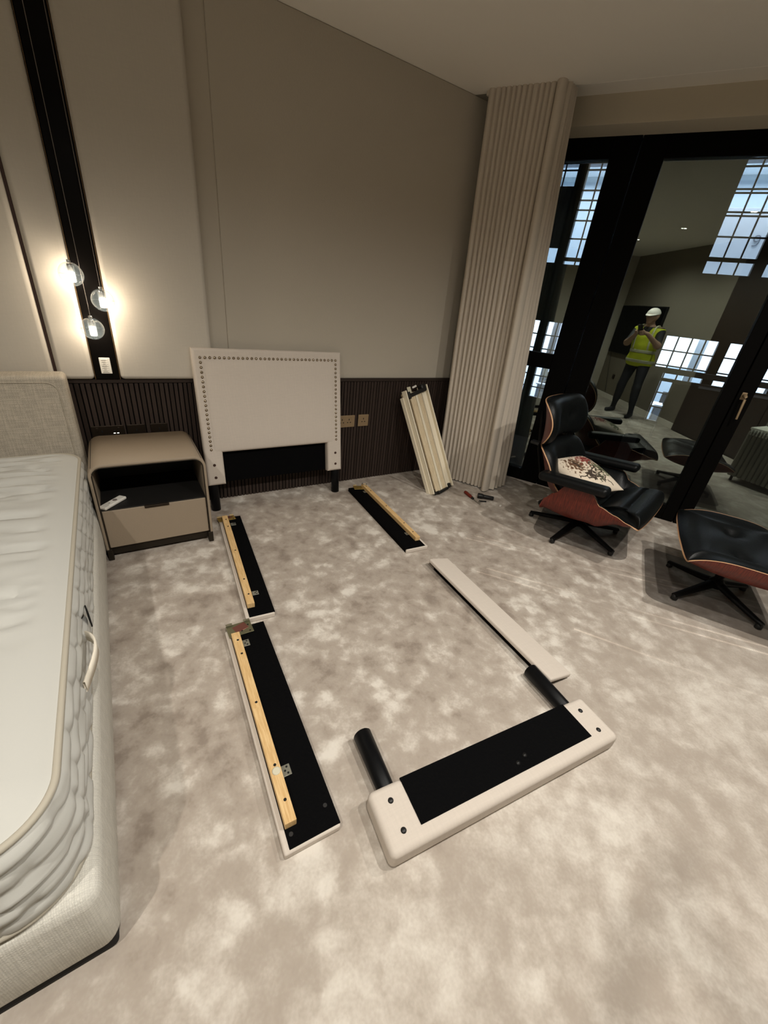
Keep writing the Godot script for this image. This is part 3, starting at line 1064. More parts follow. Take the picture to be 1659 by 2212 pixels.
# extruded outline (x, y) with softened front and back edges, thickness along z
func padded_outline(o: PackedVector2Array, th: float, r: float) -> ArrayMesh:
	var inner := Geometry2D.offset_polygon(o, -r, Geometry2D.JOIN_MITER)[0]
	# keep the corners in step with the outline
	var match_in := PackedVector2Array()
	for p in o:
		var best := inner[0]
		for q in inner:
			if q.distance_to(p) < best.distance_to(p): best = q
		match_in.append(best)
	var st := new_st()
	var lv := []
	for k in 5:
		var a := PI / 2 * k / 4.0
		lv.append([1.0 - sin(a), th / 2 - r * (1.0 - cos(a))])
	var n := o.size()
	var ring := func(f: float, z: float) -> Array:
		var a := []
		for i in n:
			var p := o[i].lerp(match_in[i], f)
			a.append(Vector3(p.x, p.y, z))
		return a
	var rows := []
	for q in lv: rows.append(ring.call(q[0], q[1]))
	var back := []
	for q in lv: back.append(ring.call(q[0], -q[1]))
	back.reverse()
	rows.append_array(back)
	# split per side so that corners stay crisp
	for i in n:
		var k := (i + 1) % n
		var strip := []
		for rr in rows: strip.append([rr[i], rr[i].lerp(rr[k], 0.5), rr[k]])
		strip.reverse()
		surf(st, strip, false, Geometry2D.is_polygon_clockwise(o))
	var tri := Geometry2D.triangulate_polygon(match_in)
	for s in [1.0, -1.0]:
		st.set_smooth_group(-1)
		for t in range(0, tri.size(), 3):
			var p := [match_in[tri[t]], match_in[tri[t + 1]], match_in[tri[t + 2]]]
			var cr: float = (p[1] - p[0]).cross(p[2] - p[0])
			if (cr > 0) == (s > 0): p.reverse()
			for q in p:
				st.set_uv(q); st.add_vertex(Vector3(q.x, q.y, s * th / 2))
	return done(st)

func screw_plate(parent: Node3D, at: Vector3, turn: float, m: Material, w := 0.034, l := 0.036) -> void:
	var p := part("corner_plate", rbox(w, 0.0025, l, 0.001), m, parent, at, Vector3(0, turn, 0))
	for q in [Vector2(0.2, -0.28), Vector2(-0.02, 0.02), Vector2(0.2, 0.28)]:
		part("screw_hole", cyl(0.0035, 0.001, 10), mats.hole, p, Vector3(q.x * w, 0.001, q.y * l))

# a rail lying black side up: x across, z along; side tells where the batten is
func rail(label: String, cx: float, cz: float, yaw: float, length: float, width: float, side: float, b0: float, b1: float) -> Node3D:
	var t := thing("bed_side_rail", label, "bed rail", Vector3(cx, 0, cz), yaw)
	part("padded_board", rbox(width, 0.026, length, 0.006, 3), mats.cream_cloth, t, Vector3(0, 0.013, 0))
	var inset := 0.017
	part("black_liner", rbox(width - inset + 0.002, 0.0045, length - 0.006, 0.002), mats.black_liner, t, Vector3(-side * (inset / 2 + 0.0005), 0.0256, -0.004))
	part("black_liner", rbox(0.003, 0.022, length - 0.012, 0.001), mats.black_liner, t, Vector3(-side * width / 2, 0.0135, -0.004))
	var bl := b1 - b0
	var b := part("pine_batten", rbox(0.034, 0.028, bl, 0.002), mats.pine, t, Vector3(side * (width / 2 - 0.036), 0.0415, (b0 + b1) / 2))
	for q in [0.06, 0.16, 0.47, 0.78, 0.92]:
		part("screw_head", cyl(0.0048, 0.0012, 12), mats.hole, b, Vector3(0.002, 0.0135, -bl / 2 + bl * q))
	return t

func rails() -> void:
	var r1 := rail("cream and black bed rail with pine batten, in front of the nightstand", 0.418, -1.915, deg_to_rad(-5.0), 0.965, 0.132, -1.0, -0.46, 0.415)
	bracket(r1, Vector3(-0.020, 0.030, -0.462), 0.105, 0.052, mats.yellow_zinc, mats.rose_zinc, 0.15)
	screw_plate(r1, Vector3(0.010, 0.0285, -0.385), 0, mats.zinc, 0.03, 0.03)
	screw_plate(r1, Vector3(0.008, 0.0285, 0.315), 0, mats.zinc, 0.03, 0.03)
	var r2 := rail("cream and black bed rail with pine batten, nearest the mattress and the camera", 0.270, -0.955, deg_to_rad(-2.9), 0.892, 0.166, -1.0, -0.395, 0.388)
	bracket(r2, Vector3(-0.022, 0.034, -0.430), 0.104, 0.074, mats.green_zinc, mats.rose_zinc, 0.05)
	screw_plate(r2, Vector3(-0.017, 0.0285, -0.345), 0, mats.zinc)
	var sp := Vector3(-0.017, 0.0285, 0.232)
	screw_plate(r2, sp, 0, mats.zinc)
	part("shim", lathe([[0.013, 0], [0.013, 0.002], [0.010, 0.003]], 14), mats.tag_paper, r2, Vector3(-0.046, 0.0555, 0.236))
	for q in [Vector2(-0.052, 0.405), Vector2(0.060, 0.378)]:
		part("bolt_end", cyl(0.0065, 0.0015, 12), mats.stand_inside, r2, Vector3(q.x, 0.0275, q.y))
	var r3 := rail("cream and black bed rail with pine batten, in front of the slat bundle", 1.440, -2.075, deg_to_rad(-4.2), 0.915, 0.158, 1.0, -0.45, 0.385)
	bracket(r3, Vector3(0.005, 0.034, -0.430), 0.098, 0.062, mats.yellow_zinc, mats.yellow_zinc, -0.2)
	part("cable_clip", tube(ring_pts(0.018, 0, 12).slice(0, 9), 0.003, 6), mats.zinc, r3, Vector3(0.045, 0.060, -0.435))
	screw_plate(r3, Vector3(0.020, 0.0285, -0.36), PI, mats.zinc, 0.028, 0.03)
	screw_plate(r3, Vector3(0.022, 0.0285, 0.29), PI, mats.zinc, 0.028, 0.03)
	# the fourth rail lies cloth side up, propped on its batten
	var r4 := thing("bed_side_rail", "bed rail lying cream cloth side up beside the black footboard leg", "bed rail", Vector3(1.412, 0, -0.998), deg_to_rad(-3.6))
	var tilt := Vector3(0, 0, -deg_to_rad(11))
	part("padded_board", rbox(0.142, 0.024, 0.92, 0.009, 3), mats.cream_cloth, r4, Vector3(0.0, 0.032, 0), tilt)
	part("black_liner", rbox(0.130, 0.004, 0.905, 0.0015), mats.black_liner, r4, Vector3(-0.004, 0.0195, 0), tilt)
	part("pine_batten", rbox(0.030, 0.022, 0.84, 0.002), mats.black_liner, r4, Vector3(-0.040, 0.013, 0))

# pressed steel hook plate screwed over the end of a rail
func bracket(parent: Node3D, at: Vector3, w: float, l: float, m: Material, m2: Material, turn: float) -> void:
	var p := part("hook_plate", rbox(w, 0.003, l, 0.001), m, parent, at, Vector3(0, turn, 0))
	part("pressed_face", rbox(w * 0.55, 0.003, l * 0.55, 0.001), m2, p, Vector3(w * 0.04, 0.0012, -l * 0.08), Vector3(0, 0.3, 0))
	for s in [-1, 1]:
		part("hook", rbox(w * 0.26, 0.004, l * 0.22, 0.001), m, p, Vector3(s * w * 0.36, 0.006, -l * 0.52), Vector3(-0.5, 0, 0))
	for q in [Vector2(0.05, 0.22), Vector2(0.36, 0.36), Vector2(0.36, -0.15)]:
		part("screw_hole", cyl(0.004, 0.001, 10), mats.hole, p, Vector3(q.x * w, 0.0015, q.y * l))

func footboard() -> void:
	var t := thing("footboard", "cream upholstered footboard with two black legs lying back side up on the carpet", "footboard", Vector3(0.873, 0, -0.391), deg_to_rad(-6.1))
	var h := FOOT_H
	part("padded_board", rbox(0.925, h, 0.178, 0.019, 3), mats.cream_cloth, t, Vector3(0, h / 2, 0))
	var poly := PackedVector2Array([Vector2(-0.352, -0.086), Vector2(0.358, -0.086), Vector2(0.358, 0.050), Vector2(-0.352, 0.050)])
	part("black_liner", slab(poly, h - 0.003, h + 0.0025), mats.black_liner, t)
	for s in [-1, 1]:
		part("leg", cyl(0.0315, 0.245, 24, 0.027, 0.12), mats.black_leg, t, Vector3(s * 0.392, 0.034, -0.285), Vector3(PI / 2, 0, 0))
		for z in [-0.040, 0.042]:
			part("bolt_head", lathe([[0.0085, 0], [0.0085, 0.002], [0.005, 0.0045], [0.0003, 0.005]], 14), mats.black_plastic, t, Vector3(s * 0.405, h - 0.0005, z))
		part("end_seam", tube([Vector3(s * 0.437, h - 0.004, -0.07), Vector3(s * 0.440, h - 0.002, 0.0), Vector3(s * 0.437, h - 0.004, 0.07)], 0.0016, 6), mats.cream_cloth, t)
	for q in [Vector2(0.035, 0.022), Vector2(0.075, 0.010)]:
		part("dome_bolt", lathe([[0.008, 0], [0.007, 0.004], [0.0003, 0.006]], 14), mats.black_plastic, t, Vector3(q.x, h + 0.002, q.y))

const FOOT_H := 0.074

func slat_bundle() -> void:
	var t := thing("slat_bundle", "rolled bundle of pale wooden bed slats leaning in the corner by the curtain", "bed slats")
	var foot := Vector3(2.128, 0.0, -2.285)
	var head := Vector3(1.978, 0.735, -2.640)
	var y := (head - foot).normalized()
	var x := Vector3(0.93, 0.0, -0.16).normalized()
	x = (x - y * x.dot(y)).normalized()
	var z := x.cross(y)
	t.transform = Transform3D(Basis(x, y, z), foot)
	var sw: Material = mats.slat_wood
	# x, z, size x, size z, y0, y1, turn
	var list := [[-0.062, 0.034, 0.058, 0.010, 0.0, 0.80, 0.05], [-0.022, 0.034, 0.012, 0.010, 0.0, 0.815, 0.0], [-0.006, 0.030, 0.010, 0.010, 0.0, 0.82, 0.0], [0.026, 0.026, 0.046, 0.010, 0.0, 0.825, 0.10], [-0.116, 0.014, 0.010, 0.050, 0.0, 0.845, 0.0], [-0.128, -0.018, 0.008, 0.036, 0.01, 0.80, 0.0],
		[0.068, 0.002, 0.009, 0.044, 0.0, 0.83, 0.15], [0.092, 0.000, 0.010, 0.062, 0.0, 0.85, 0.80], [0.122, 0.030, 0.011, 0.034, 0.0, 0.855, -0.1], [-0.06, -0.048, 0.066, 0.010, 0.0, 0.83, 0.0], [0.012, -0.050, 0.066, 0.010, 0.0, 0.83, 0.0], [0.084, -0.050, 0.060, 0.010, 0.0, 0.83, 0.0]]
	for q in list:
		part("slat", rbox(q[2], q[5] - q[4], q[3], 0.003), mats.slat_edge_lit if q[2] < 0.02 else sw, t, Vector3(q[0], 0.008 + (q[4] + q[5]) / 2, q[1]), Vector3(0, q[6], 0))
	# black end caps and the webbing that links the slats
	part("end_cap", rbox(0.125, 0.022, 0.028, 0.008, 2), mats.black_plastic, t, Vector3(-0.020, 0.010, 0.050), Vector3(0, 0.0, 0.03))
	part("end_cap", rbox(0.060, 0.022, 0.060, 0.008, 2), mats.black_plastic, t, Vector3(-0.085, 0.012, 0.020))
	part("end_cap", rbox(0.050, 0.040, 0.050, 0.010, 2), mats.black_plastic, t, Vector3(0.118, 0.020, 0.0))
	part("webbing", rbox(0.185, 0.030, 0.010, 0.004, 2), mats.black_plastic, t, Vector3(-0.020, 0.816, 0.046), Vector3(0, 0, 0.13))
	part("webbing", rbox(0.055, 0.060, 0.055, 0.014, 2), mats.black_plastic, t, Vector3(0.080, 0.842, 0.024))
	part("webbing", rbox(0.022, 0.055, 0.050, 0.006, 2), mats.black_plastic, t, Vector3(-0.096, 0.810, 0.024))
	part("paper_label", rbox(0.040, 0.050, 0.002, 0.0005), mats.tag_paper, t, Vector3(-0.066, 0.850, 0.024))
	part("paper_label", rbox(0.050, 0.014, 0.002, 0.0005), mats.paper, t, Vector3(0.012, 0.868, 0.012), Vector3(0, 0, 0.16))

func tools() -> void:
	var a := Vector3(2.308, 0.014, -2.185); var b := Vector3(2.276, 0.006, -1.968)
	var t := thing("screwdriver", "red-handled screwdriver on the carpet in front of the curtain", "screwdriver", a)
	t.transform = Transform3D(Basis(Quaternion(Vector3.UP, (b - a).normalized())), a)
	part("handle", lathe([[0.008, 0.0], [0.0125, 0.006], [0.0145, 0.03], [0.0125, 0.06], [0.0145, 0.082], [0.010, 0.094], [0.012, 0.104], [0.008, 0.108]], 8), mats.red_handle, t)
	part("collar", cyl(0.0095, 0.022, 14), mats.black_plastic, t, Vector3(0, 0.106, 0))
	part("shaft", cyl(0.003, 0.105, 10), mats.steel, t, Vector3(0, 0.12, 0))
	var c := Vector3(2.350, 0.022, -2.075); var d := Vector3(2.452, 0.017, -1.985)
	var f := thing("torch", "short black torch lying on the carpet beside the screwdriver", "torch", c)
	f.transform = Transform3D(Basis(Quaternion(Vector3.UP, (d - c).normalized())), c)
	part("head", lathe([[0.020, 0.0], [0.022, 0.004], [0.022, 0.034], [0.0165, 0.050]], 20), mats.black_plastic, f)
	part("grip", lathe([[0.0165, 0.048], [0.0165, 0.126], [0.014, 0.130]], 20), mats.black_plastic, f)
	var k := thing("socket_wrench", "small dark wrench lying across the tip of the screwdriver", "wrench", Vector3(2.330, 0.006, -2.005), -0.5)
	part("bar", rbox(0.062, 0.010, 0.010, 0.003), mats.black_plastic, k, Vector3(0.01, 0, 0))
	part("bit", cyl(0.006, 0.022, 12), mats.steel, k, Vector3(-0.02, 0, 0.008), Vector3(PI / 2, 0, 0))
	single("paper_scrap", rbox(0.030, 0.003, 0.014, 0.001), mats.paper, "scrap of white paper on the carpet right of the torch", "paper", Vector3(2.43, 0.0025, -1.89), Vector3(0, 0.5, 0))


# ---------- lounge chair and ottoman ----------
func shell_part(parent: Node3D, called: String, f: Callable, nu: int, nv: int) -> void:
	var m := sheet(f, nu, nv, 0.008)
	var p := part(called, m[0], mats.rosewood, parent)
	part("ply_edge", m[1], mats.ply_edge, p)

func star_base(parent: Node3D, n: int, radius: float, start: float, height: float, hub_y: float) -> void:
	part("column", cyl(0.021, height - hub_y, 18, 0.026), mats.chair_metal, parent, Vector3(0, hub_y, 0))
	part("hub", lathe([[0.030, 0.0], [0.042, 0.006], [0.040, 0.040], [0.024, 0.058]], 22), mats.chair_metal, parent, Vector3(0, hub_y - 0.03, 0))
	for k in n:
		var a := start + TAU * k / n
		var d := Vector3(cos(a), 0, sin(a))
		var st := new_st()
		var rows := []
		for i in 7:
			var q := i / 6.0
			var c := d * lerpf(0.02, radius, q) + Vector3(0, lerpf(hub_y, 0.034, pow(q, 0.85)), 0)
			var w := lerpf(0.030, 0.017, q); var h := lerpf(0.020, 0.012, q)
			var x := d.cross(Vector3.UP)
			var row := []
			for e in 10:
				var b := TAU * e / 10
				row.append(c + x * cos(b) * w + Vector3.UP * sin(b) * h)
			rows.append(row)
		surf(st, rows, true)
		cap(st, rows[0], -d); cap(st, rows[-1], d)
		part("leg", done(st), mats.chair_metal, parent)
		part("glide", lathe([[0.016, 0.0], [0.018, 0.003], [0.017, 0.024], [0.011, 0.034]], 16), mats.black_plastic, parent, d * (radius - 0.012) + Vector3(0, 0.006, 0))

const SEAT_EDGE := [[-0.20, 0.230], [-0.185, 0.290], [-0.13, 0.350], [-0.06, 0.432], [0.10, 0.436], [0.165, 0.378], [0.26, 0.356], [0.34, 0.335], [0.405, 0.322]]
const SEAT_MID := [[-0.20, 0.190], [-0.05, 0.172], [0.15, 0.196], [0.30, 0.282], [0.37, 0.318], [0.405, 0.322]]

func seat_fn(u: float, v: float) -> Vector3:
	var z := lerpf(0.400, -0.20, (v + 1.0) / 2.0)
	var w := lerp_pts([[-0.20, 0.318], [-0.05, 0.338], [0.15, 0.345], [0.40, 0.345]], z)
	var au := absf(u)
	var e := lerp_pts(SEAT_EDGE, z); var c := lerp_pts(SEAT_MID, z)
	var x := signf(u) * w * (1.0 - pow(1.0 - au, 1.7))
	return Vector3(x, lerpf(c, e, pow(au, 4.2)), z - 0.02 * (1.0 - au * au) * smoothstep(0.2, 0.4, z) * -1.0)

func back_fn(u: float, v: float) -> Vector3:
	var au := absf(u)
	var y := 0.46 + 0.145 * v * (1.0 - 0.05 * pow(au, 4.0))
	var x := u * 0.318 * (1.0 - 0.07 * pow(absf(v), 4.0))
	return Vector3(x, y, -0.305 - 0.40 * (y - 0.42) + 0.135 * pow(au, 2.6) * (1.0 + (-0.42 if v > 0.0 else 0.55) * v * v))

func head_fn(u: float, v: float) -> Vector3:
	var au := absf(u)
	var y := 0.762 + 0.138 * v * (1.0 - 0.05 * pow(au, 4.0))
	var x := u * 0.318 * (1.0 - 0.07 * pow(absf(v), 4.0))
	return Vector3(x, y, -0.400 - 0.20 * (y - 0.76) + 0.130 * pow(au, 2.6) * (1.0 - 0.5 * v * v))

func lounge_chair() -> void:
	var yaw := deg_to_rad(15.1)
	var t := thing("lounge_chair", "black leather lounge chair with curved rosewood shells on a star base", "chair", Vector3(2.68, 0, -1.38), yaw)
	shell_part(t, "seat_shell", seat_fn, 36, 40)
	shell_part(t, "back_shell", back_fn, 28, 14)
	shell_part(t, "head_shell", head_fn, 28, 14)
	var tuft := func(u: float, v: float) -> float:
		var d := 0.0
		for q in [[-0.35, 0.0], [0.35, 0.0]]:
			d += exp(-(pow((u - q[0]) / 0.16, 2.0) + pow((v - q[1]) / 0.22, 2.0)))
		return -0.022 * d
	part("seat_cushion", pad(seat_fn, 40, 40, 0.115, 0.006, tuft), mats.leather, t)
	part("back_cushion", pad(back_fn, 32, 20, 0.085, 0.006, tuft), mats.leather, t)
	part("head_cushion", pad(head_fn, 32, 20, 0.085, 0.006, tuft), mats.leather, t)
	for s in [-1, 1]:
		part("armrest", rbox(0.105, 0.058, 0.43, 0.026, 3), mats.leather, t, Vector3(s * 0.352, 0.468, -0.028), Vector3(-deg_to_rad(4.0), 0, 0))
		part("spine", tube([Vector3(s * 0.13, 0.36, -0.315), Vector3(s * 0.13, 0.55, -0.385), Vector3(s * 0.13, 0.70, -0.412), Vector3(s * 0.13, 0.80, -0.43)], 0.011, 8), mats.chair_metal, t)
		part("shock_mount", rbox(0.05, 0.02, 0.06, 0.006), mats.black_plastic, t, Vector3(s * 0.24, 0.612, -0.375))
	part("seat_bracket", rbox(0.20, 0.02, 0.20, 0.006), mats.chair_metal, t, Vector3(0, 0.158, -0.02))
	# legs stand where the photo shows their feet: first one 28 degrees from x towards z
	star_base(t, 5, 0.335, deg_to_rad(28) + yaw, 0.165, 0.085)
	throw_pillow()
	ottoman()
	floor_mats()

func throw_pillow() -> void:
	var n := noise(0.05, 3, 3)
	var size := 256
	var im := Image.create(size, size, false, Image.FORMAT_RGB8)
	var rng := RandomNumberGenerator.new()
	rng.seed = 61
	im.fill(rgb8(222, 208, 188))
	# stitched sprigs: brown branch, dark red bloom, green leaves
	var blobs := [[0.40, 0.36, 0.13, rgb8(96, 66, 44)], [0.33, 0.60, 0.13, rgb8(124, 36, 28)], [0.52, 0.66, 0.12, rgb8(92, 96, 66)], [0.62, 0.42, 0.07, rgb8(58, 46, 36)], [0.68, 0.52, 0.06, rgb8(70, 68, 50)], [0.58, 0.76, 0.08, rgb8(84, 88, 60)]]
	for y in size:
		for x in size:
			var p := Vector2(x, y) / size
			for b in blobs:
				var d = p.distance_to(Vector2(b[0], b[1])) / b[2] + n.get_noise_2d(x * 1.6 + b[2] * 900, y * 1.6) * 1.5
				if d < 0.85: im.set_pixel(x, y, (b[3] as Color).lightened(0.10 * n.get_noise_2d(x * 5.0, y * 5.0) + 0.05))
	for k in 14:
		var p := Vector2(rng.randf_range(0.45, 0.78), rng.randf_range(0.34, 0.62)) * size
		var d := Vector2.from_angle(rng.randf() * TAU)
		for i in 34:
			p += d * 1.0
			d = d.rotated(rng.randf_range(-0.3, 0.3))
			for w in 3:
				for h in 3: im.set_pixel(clampi(int(p.x) + w, 0, 255), clampi(int(p.y) + h, 0, 255), rgb8(54, 42, 30))
	var m := mat("stitched_cloth", Color.WHITE, 0.9)
	m.albedo_texture = ImageTexture.create_from_image(im)
	var t := thing("throw_pillow", "cream pillow stitched with red and green sprigs on the black lounge chair", "pillow", Vector3(2.585, 0.452, -1.405))
	var pn := Vector3(-0.06, 0.96, 0.24).normalized()
	var px := Vector3(-0.10, -0.21, 0.97)
	px = (px - pn * px.dot(pn)).normalized()
	t.basis = Basis(px, pn.cross(px), pn)
	var st := new_st()
	for s in [1.0, -1.0]:
		var rows := []
		for j in 25:
			var row := []
			for i in 25:
				var u := sin(PI / 2 * (-1.0 + i / 12.0)); var v := sin(PI / 2 * (-1.0 + j / 12.0))
				var pinch := 1.0 - 0.07 * (1.0 - pow(u * v, 2.0)) * maxf(u * u, v * v)
				var th := 0.072 * pow(maxf(0, (1 - pow(absf(u), 2.4)) * (1 - pow(absf(v), 2.4))), 0.55)
				row.append(Vector3(u * 0.198 * pinch, v * 0.180 * pinch, s * th))
			rows.append(row)
		surf(st, rows, false, s < 0)
	part("cover", done(st), m, t)

func ott_fn(u: float, v: float) -> Vector3:
	var au := absf(u); var av := absf(v)
	var x := signf(u) * 0.365 * (1.0 - pow(1.0 - au, 1.5))
	var c := 0.248 + 0.060 * pow(av, 3.0)
	var e := 0.392 - 0.055 * pow(av, 3.0)
	return Vector3(x, lerpf(c, e, pow(au, 3.6)), -v * (0.275 - 0.01 * au))

func ottoman() -> void:
	var t := thing("ottoman", "black leather ottoman with a rosewood shell at the right edge, before the chair", "ottoman", Vector3(2.808, 0, -0.528), TH)
	shell_part(t, "shell", ott_fn, 36, 26)
	var tuft := func(u: float, v: float) -> float:
		var d := 0.0
		for q in [[-0.34, 0.0], [0.34, 0.0]]:
			d += exp(-(pow((u - q[0]) / 0.12, 2.0) + pow((v - q[1]) / 0.16, 2.0)))
		return -0.035 * d + 0.004 * sin(u * 9.0 + v * 4.0)
	part("cushion", pad(ott_fn, 44, 36, 0.105, 0.006, tuft), mats.leather, t)
	part("seat_bracket", rbox(0.20, 0.02, 0.20, 0.006), mats.chair_metal, t, Vector3(0, 0.236, 0))
	star_base(t, 4, 0.295, deg_to_rad(16) + TH, 0.245, 0.095)

func floor_mats() -> void:
	var mk := func(g0: float, g1: float, s0: float, s1: float, r: float, label: String) -> void:
		var poly := PackedVector2Array()
		var cs := [[g1 - r, s1 - r, 0.0], [g0 + r, s1 - r, PI / 2], [g0 + r, s0 + r, PI], [g1 - r, s0 + r, PI * 1.5]]
		for c in cs:
			for i in 9:
				var a: float = c[2] + PI / 2 * i / 8.0
				var p := gs(c[0] + cos(a) * r, c[1] + sin(a) * r)
				poly.append(Vector2(p.x, p.z))
		single("chair_mat", slab(poly, 0.001, 0.005), mats.mat_sheet, label, "floor mat", Vector3.ZERO, Vector3.ZERO, "smoky floor mats")
	mk.call(2.765, 3.42, -0.20, 0.425, 0.11, "smoky translucent floor mat under the lounge chair")
	mk.call(2.435, 3.115, 0.533, 1.165, 0.07, "smoky translucent floor mat under the ottoman")


# ---------- what the glass mirrors: the photographer and the near side of the room ----------
# surface nets over a smooth union of tapered capsules [a, b, ra, rb]
func nets(st: SurfaceTool, bones: Array, cell: float, k: float, tint, clip = null, grow := 0.0) -> void:
	group_no += 1
	st.set_smooth_group(group_no)
	var lo := Vector3(1e9, 1e9, 1e9); var hi := -lo
	for b in bones:
		var r: float = maxf(b[2], b[3]) + grow + k + cell * 2
		lo = lo.min(b[0] - Vector3(r, r, r)).min(b[1] - Vector3(r, r, r))
		hi = hi.max(b[0] + Vector3(r, r, r)).max(b[1] + Vector3(r, r, r))
	var nx := int((hi.x - lo.x) / cell) + 2; var ny := int((hi.y - lo.y) / cell) + 2; var nz := int((hi.z - lo.z) / cell) + 2
	var f := PackedFloat32Array()
	f.resize(nx * ny * nz)
	f.fill(9.0)
	var sy := nx; var sz := nx * ny
	for b in bones:
		var a: Vector3 = b[0]; var ab: Vector3 = b[1] - b[0]
		var l2 := maxf(ab.length_squared(), 1e-9)
		var ra: float = b[2] + grow; var rb: float = b[3] + grow
		var m := maxf(ra, rb) + k + cell * 2
		var p0 := (a.min(b[1]) - Vector3(m, m, m) - lo) / cell; var p1 := (a.max(b[1]) + Vector3(m, m, m) - lo) / cell
		for z in range(maxi(0, int(p0.z)), mini(nz, int(p1.z) + 2)):
			for y in range(maxi(0, int(p0.y)), mini(ny, int(p1.y) + 2)):
				var at := z * sz + y * sy
				for x in range(maxi(0, int(p0.x)), mini(nx, int(p1.x) + 2)):
					var p := lo + Vector3(x, y, z) * cell - a
					var t := clampf(p.dot(ab) / l2, 0.0, 1.0)
					var d := (p - ab * t).length() - lerpf(ra, rb, t)
					var o := f[at + x]
					if o > 8.0: f[at + x] = d
					else:
						var h := maxf(k - absf(d - o), 0.0) / k
						f[at + x] = minf(d, o) - h * h * k * 0.25
	if clip != null:
		for z in nz:
			for y in ny:
				for x in nx:
					var i := z * sz + y * sy + x
					if f[i] < 0.1: f[i] = maxf(f[i], clip.call(lo + Vector3(x, y, z) * cell))
	var vert := {}
	var corner := [0, 1, sy, sy + 1, sz, sz + 1, sz + sy, sz + sy + 1]
	for z in nz - 1:
		for y in ny - 1:
			for x in nx - 1:
				var i := z * sz + y * sy + x
				var v0 := f[i]
				var neg := 0
				for c in 8:
					if f[i + corner[c]] < 0.0: neg += 1
				if neg == 0 or neg == 8: continue
				var sum := Vector3.ZERO; var cnt := 0
				for e in [[0, 1], [2, 3], [4, 5], [6, 7], [0, 2], [1, 3], [4, 6], [5, 7], [0, 4], [1, 5], [2, 6], [3, 7]]:
					var fa := f[i + corner[e[0]]]; var fb := f[i + corner[e[1]]]
					if (fa < 0.0) == (fb < 0.0): continue
					var q := fa / (fa - fb)
					var pa := Vector3(e[0] & 1, (e[0] >> 1) & 1, (e[0] >> 2) & 1); var pb := Vector3(e[1] & 1, (e[1] >> 1) & 1, (e[1] >> 2) & 1)
					sum += pa.lerp(pb, q); cnt += 1
				vert[i] = lo + (Vector3(x, y, z) + sum / cnt) * cell
	for i in vert:
		for ax in 3:
			var step: int = [1, sy, sz][ax]
			var o1: int = [sy, sz, 1][ax]; var o2: int = [sz, 1, sy][ax]
			var a := f[i]; var b := f[i + step]
			if (a < 0.0) == (b < 0.0): continue
			if not (vert.has(i - o1) and vert.has(i - o2) and vert.has(i - o1 - o2)): continue
			var q := [vert[i - o1 - o2], vert[i - o2], vert[i], vert[i - o1]]
			if a < 0.0: q.reverse()
			for w in [0, 1, 2, 0, 2, 3]:
				if tint != null: st.set_color(tint.call(q[w]))
				st.add_vertex(q[w])

